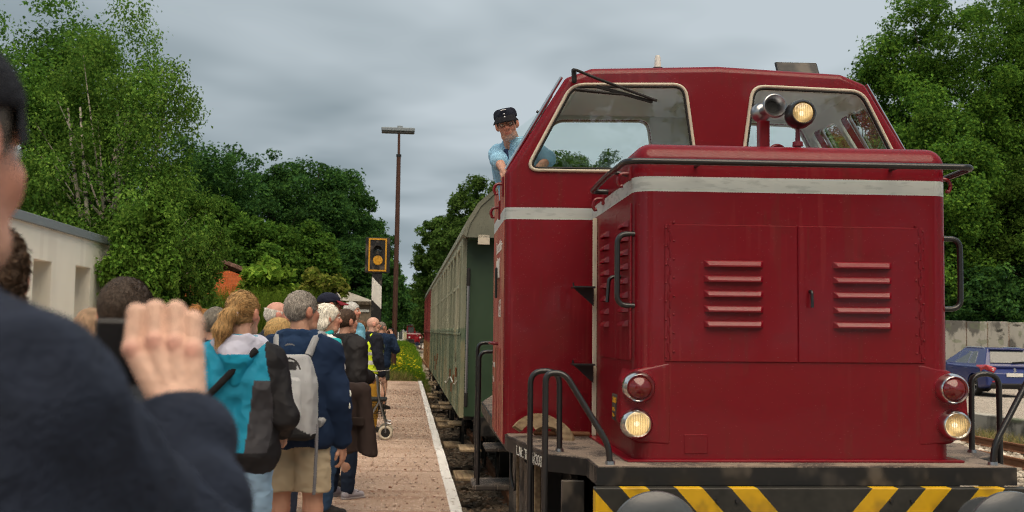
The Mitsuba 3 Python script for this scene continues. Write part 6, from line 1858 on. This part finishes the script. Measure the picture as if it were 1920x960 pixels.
for sd in (-1, 1):
    pk = meshkit.arrays(chbox(sd * .085 - .045, sd * .085 + .045, .128, .140, 1.20, 1.31, .004))
    put('shirt_pocket', (Wd(pk[0]), pk[1]), 'cloth', td, color=(.23, .44, .62))

# ---- the nearest man, seen from behind his right shoulder, photographing with a phone
Pm = lambda a, b, r0, r1=None: C(a, b, r0, r1)
MC = [V([-.315, 1.45, 1.972]), V([-.290, 1.452, 1.981]), V([-.267, 1.452, 1.979]), V([-.246, 1.45, 1.972])]
PI_ = [V([-.315, 1.462, 2.014]), V([-.294, 1.464, 2.018]), V([-.270, 1.464, 2.018]), V([-.249, 1.460, 2.008])]
WR = V([-.262, 1.435, 1.908])
hp_ = []
for k in range(4):
    r = (.0112, .0115, .0112, .0100)[k]
    hp_ += [C(WR + V([(-.018, -.006, .006, .018)[k], .004, .012]), MC[k], .0165, .0125), C(MC[k], PI_[k], r * 1.04, r)]
    m1 = PI_[k] + V([0, .022, -.004])
    m2 = m1 + V([0, .012, -.018])
    hp_ += [C(PI_[k], m1, r, r * .94), C(m1, m2, r * .94, r * .85)]
    hp_.append(C(MC[k] + V([0, -.0045, 0]), MC[k] + V([0, -.0045, .001]), .0112))
hp_ += [C(WR + V([0, -.012, -.05]), WR, .026, .027), C(WR + V([-.016, .014, .03]), V([-.300, 1.492, 1.955]), .016, .013), C(V([-.300, 1.492, 1.955]), V([-.318, 1.498, 1.975]), .012, .010)]
hb = blob(hp_, .0026, .0035)
hcol = vary(hb[0], (.64, .41, .315), .16, 130, 3)
kn = np.min([np.linalg.norm(hb[0] - (q + V([0, -.012, 0])), axis=1) for q in MC], axis=0)
pinkish = np.exp(-(kn / .010) ** 2)[:, None]
hcol = hcol * (1 + pinkish * V([.04, -.20, -.16]))
EL = (-.205, 1.30, 1.728)
tf, Wf, hwf = person('nearest man in a dark navy fleece and black cap, cut off at left', -.450, 1.12, 1.70, -.35, top=dict(col=lambda v: vary(v, (.0165, .0225, .040), .30, 34, 2), hem=.80, puff=.016, wr=.016, collar=(.010, .013, .024), name='fleece'),
                         hair=('crop', (.17, .15, .135)), arms=('bent', (EL, tuple(WR + V([0, -.012, -.035])))), head=(-.05, .0), seed=41, at=.145, res=.009, hands=(1, 0), extra=[(hb, hcol)], skin=(.52, .29, .21))
hat_cap(tf, hwf, (.012, .013, .018), (.014, .015, .02), peak=.004)
# gathered cuff of the raised sleeve
ax_ = WR - V(EL)
ax_ /= np.linalg.norm(ax_)
e1 = np.cross(ax_, (0, 1., 0))
e1 /= np.linalg.norm(e1)
e2 = np.cross(ax_, e1)
rings = []
for k, (o_, r_, w_) in enumerate(((-.012, .037, .0095), (-.034, .043, .013), (-.060, .045, .015), (-.090, .050, .016), (-.122, .053, .017))):
    c0 = WR + ax_ * o_
    tl = .012 * math.sin(k * 2.3 + 1)
    rings.append(tube([c0 + e1 * r_ * math.cos(a) + e2 * r_ * math.sin(a) + ax_ * tl * math.cos(a + k) for a in np.linspace(0, 2 * PI, 33)[:-1]], w_, 12, closed=True))
rings.append(tube([WR + ax_ * q for q in (-.0120, -.06, -.14, -.24)], [.038, .048, .056, .062], 24))
rv_, rf_ = cat(rings)
cf = blob([C(WR + ax_ * -.014, WR + ax_ * -.06, .036, .044), C(WR + ax_ * -.06, WR + ax_ * -.20, .044, .058)] + [C(WR + ax_ * o_ + e1 * .012 * math.cos(o_ * 60), WR + ax_ * o_ + e1 * .012 * math.cos(o_ * 60) + e2 * .004, r_) for o_, r_ in ((-.018, .044), (-.052, .053), (-.090, .060), (-.135, .066))], .004, .010, lambda Q: (Q - WR) @ ax_ + .010)
put('cuff', cf, 'cloth', tf, smooth=True, color=vary(cf[0], (.0165, .0225, .040), .30, 34, 2))
put('raised_phone', mv(rbox(-.366, -.246, 1.476, 1.486, 1.928, 2.006, .004)), 'black_enamel', smooth=40, label='black phone held up by the nearest man', cat='phone')
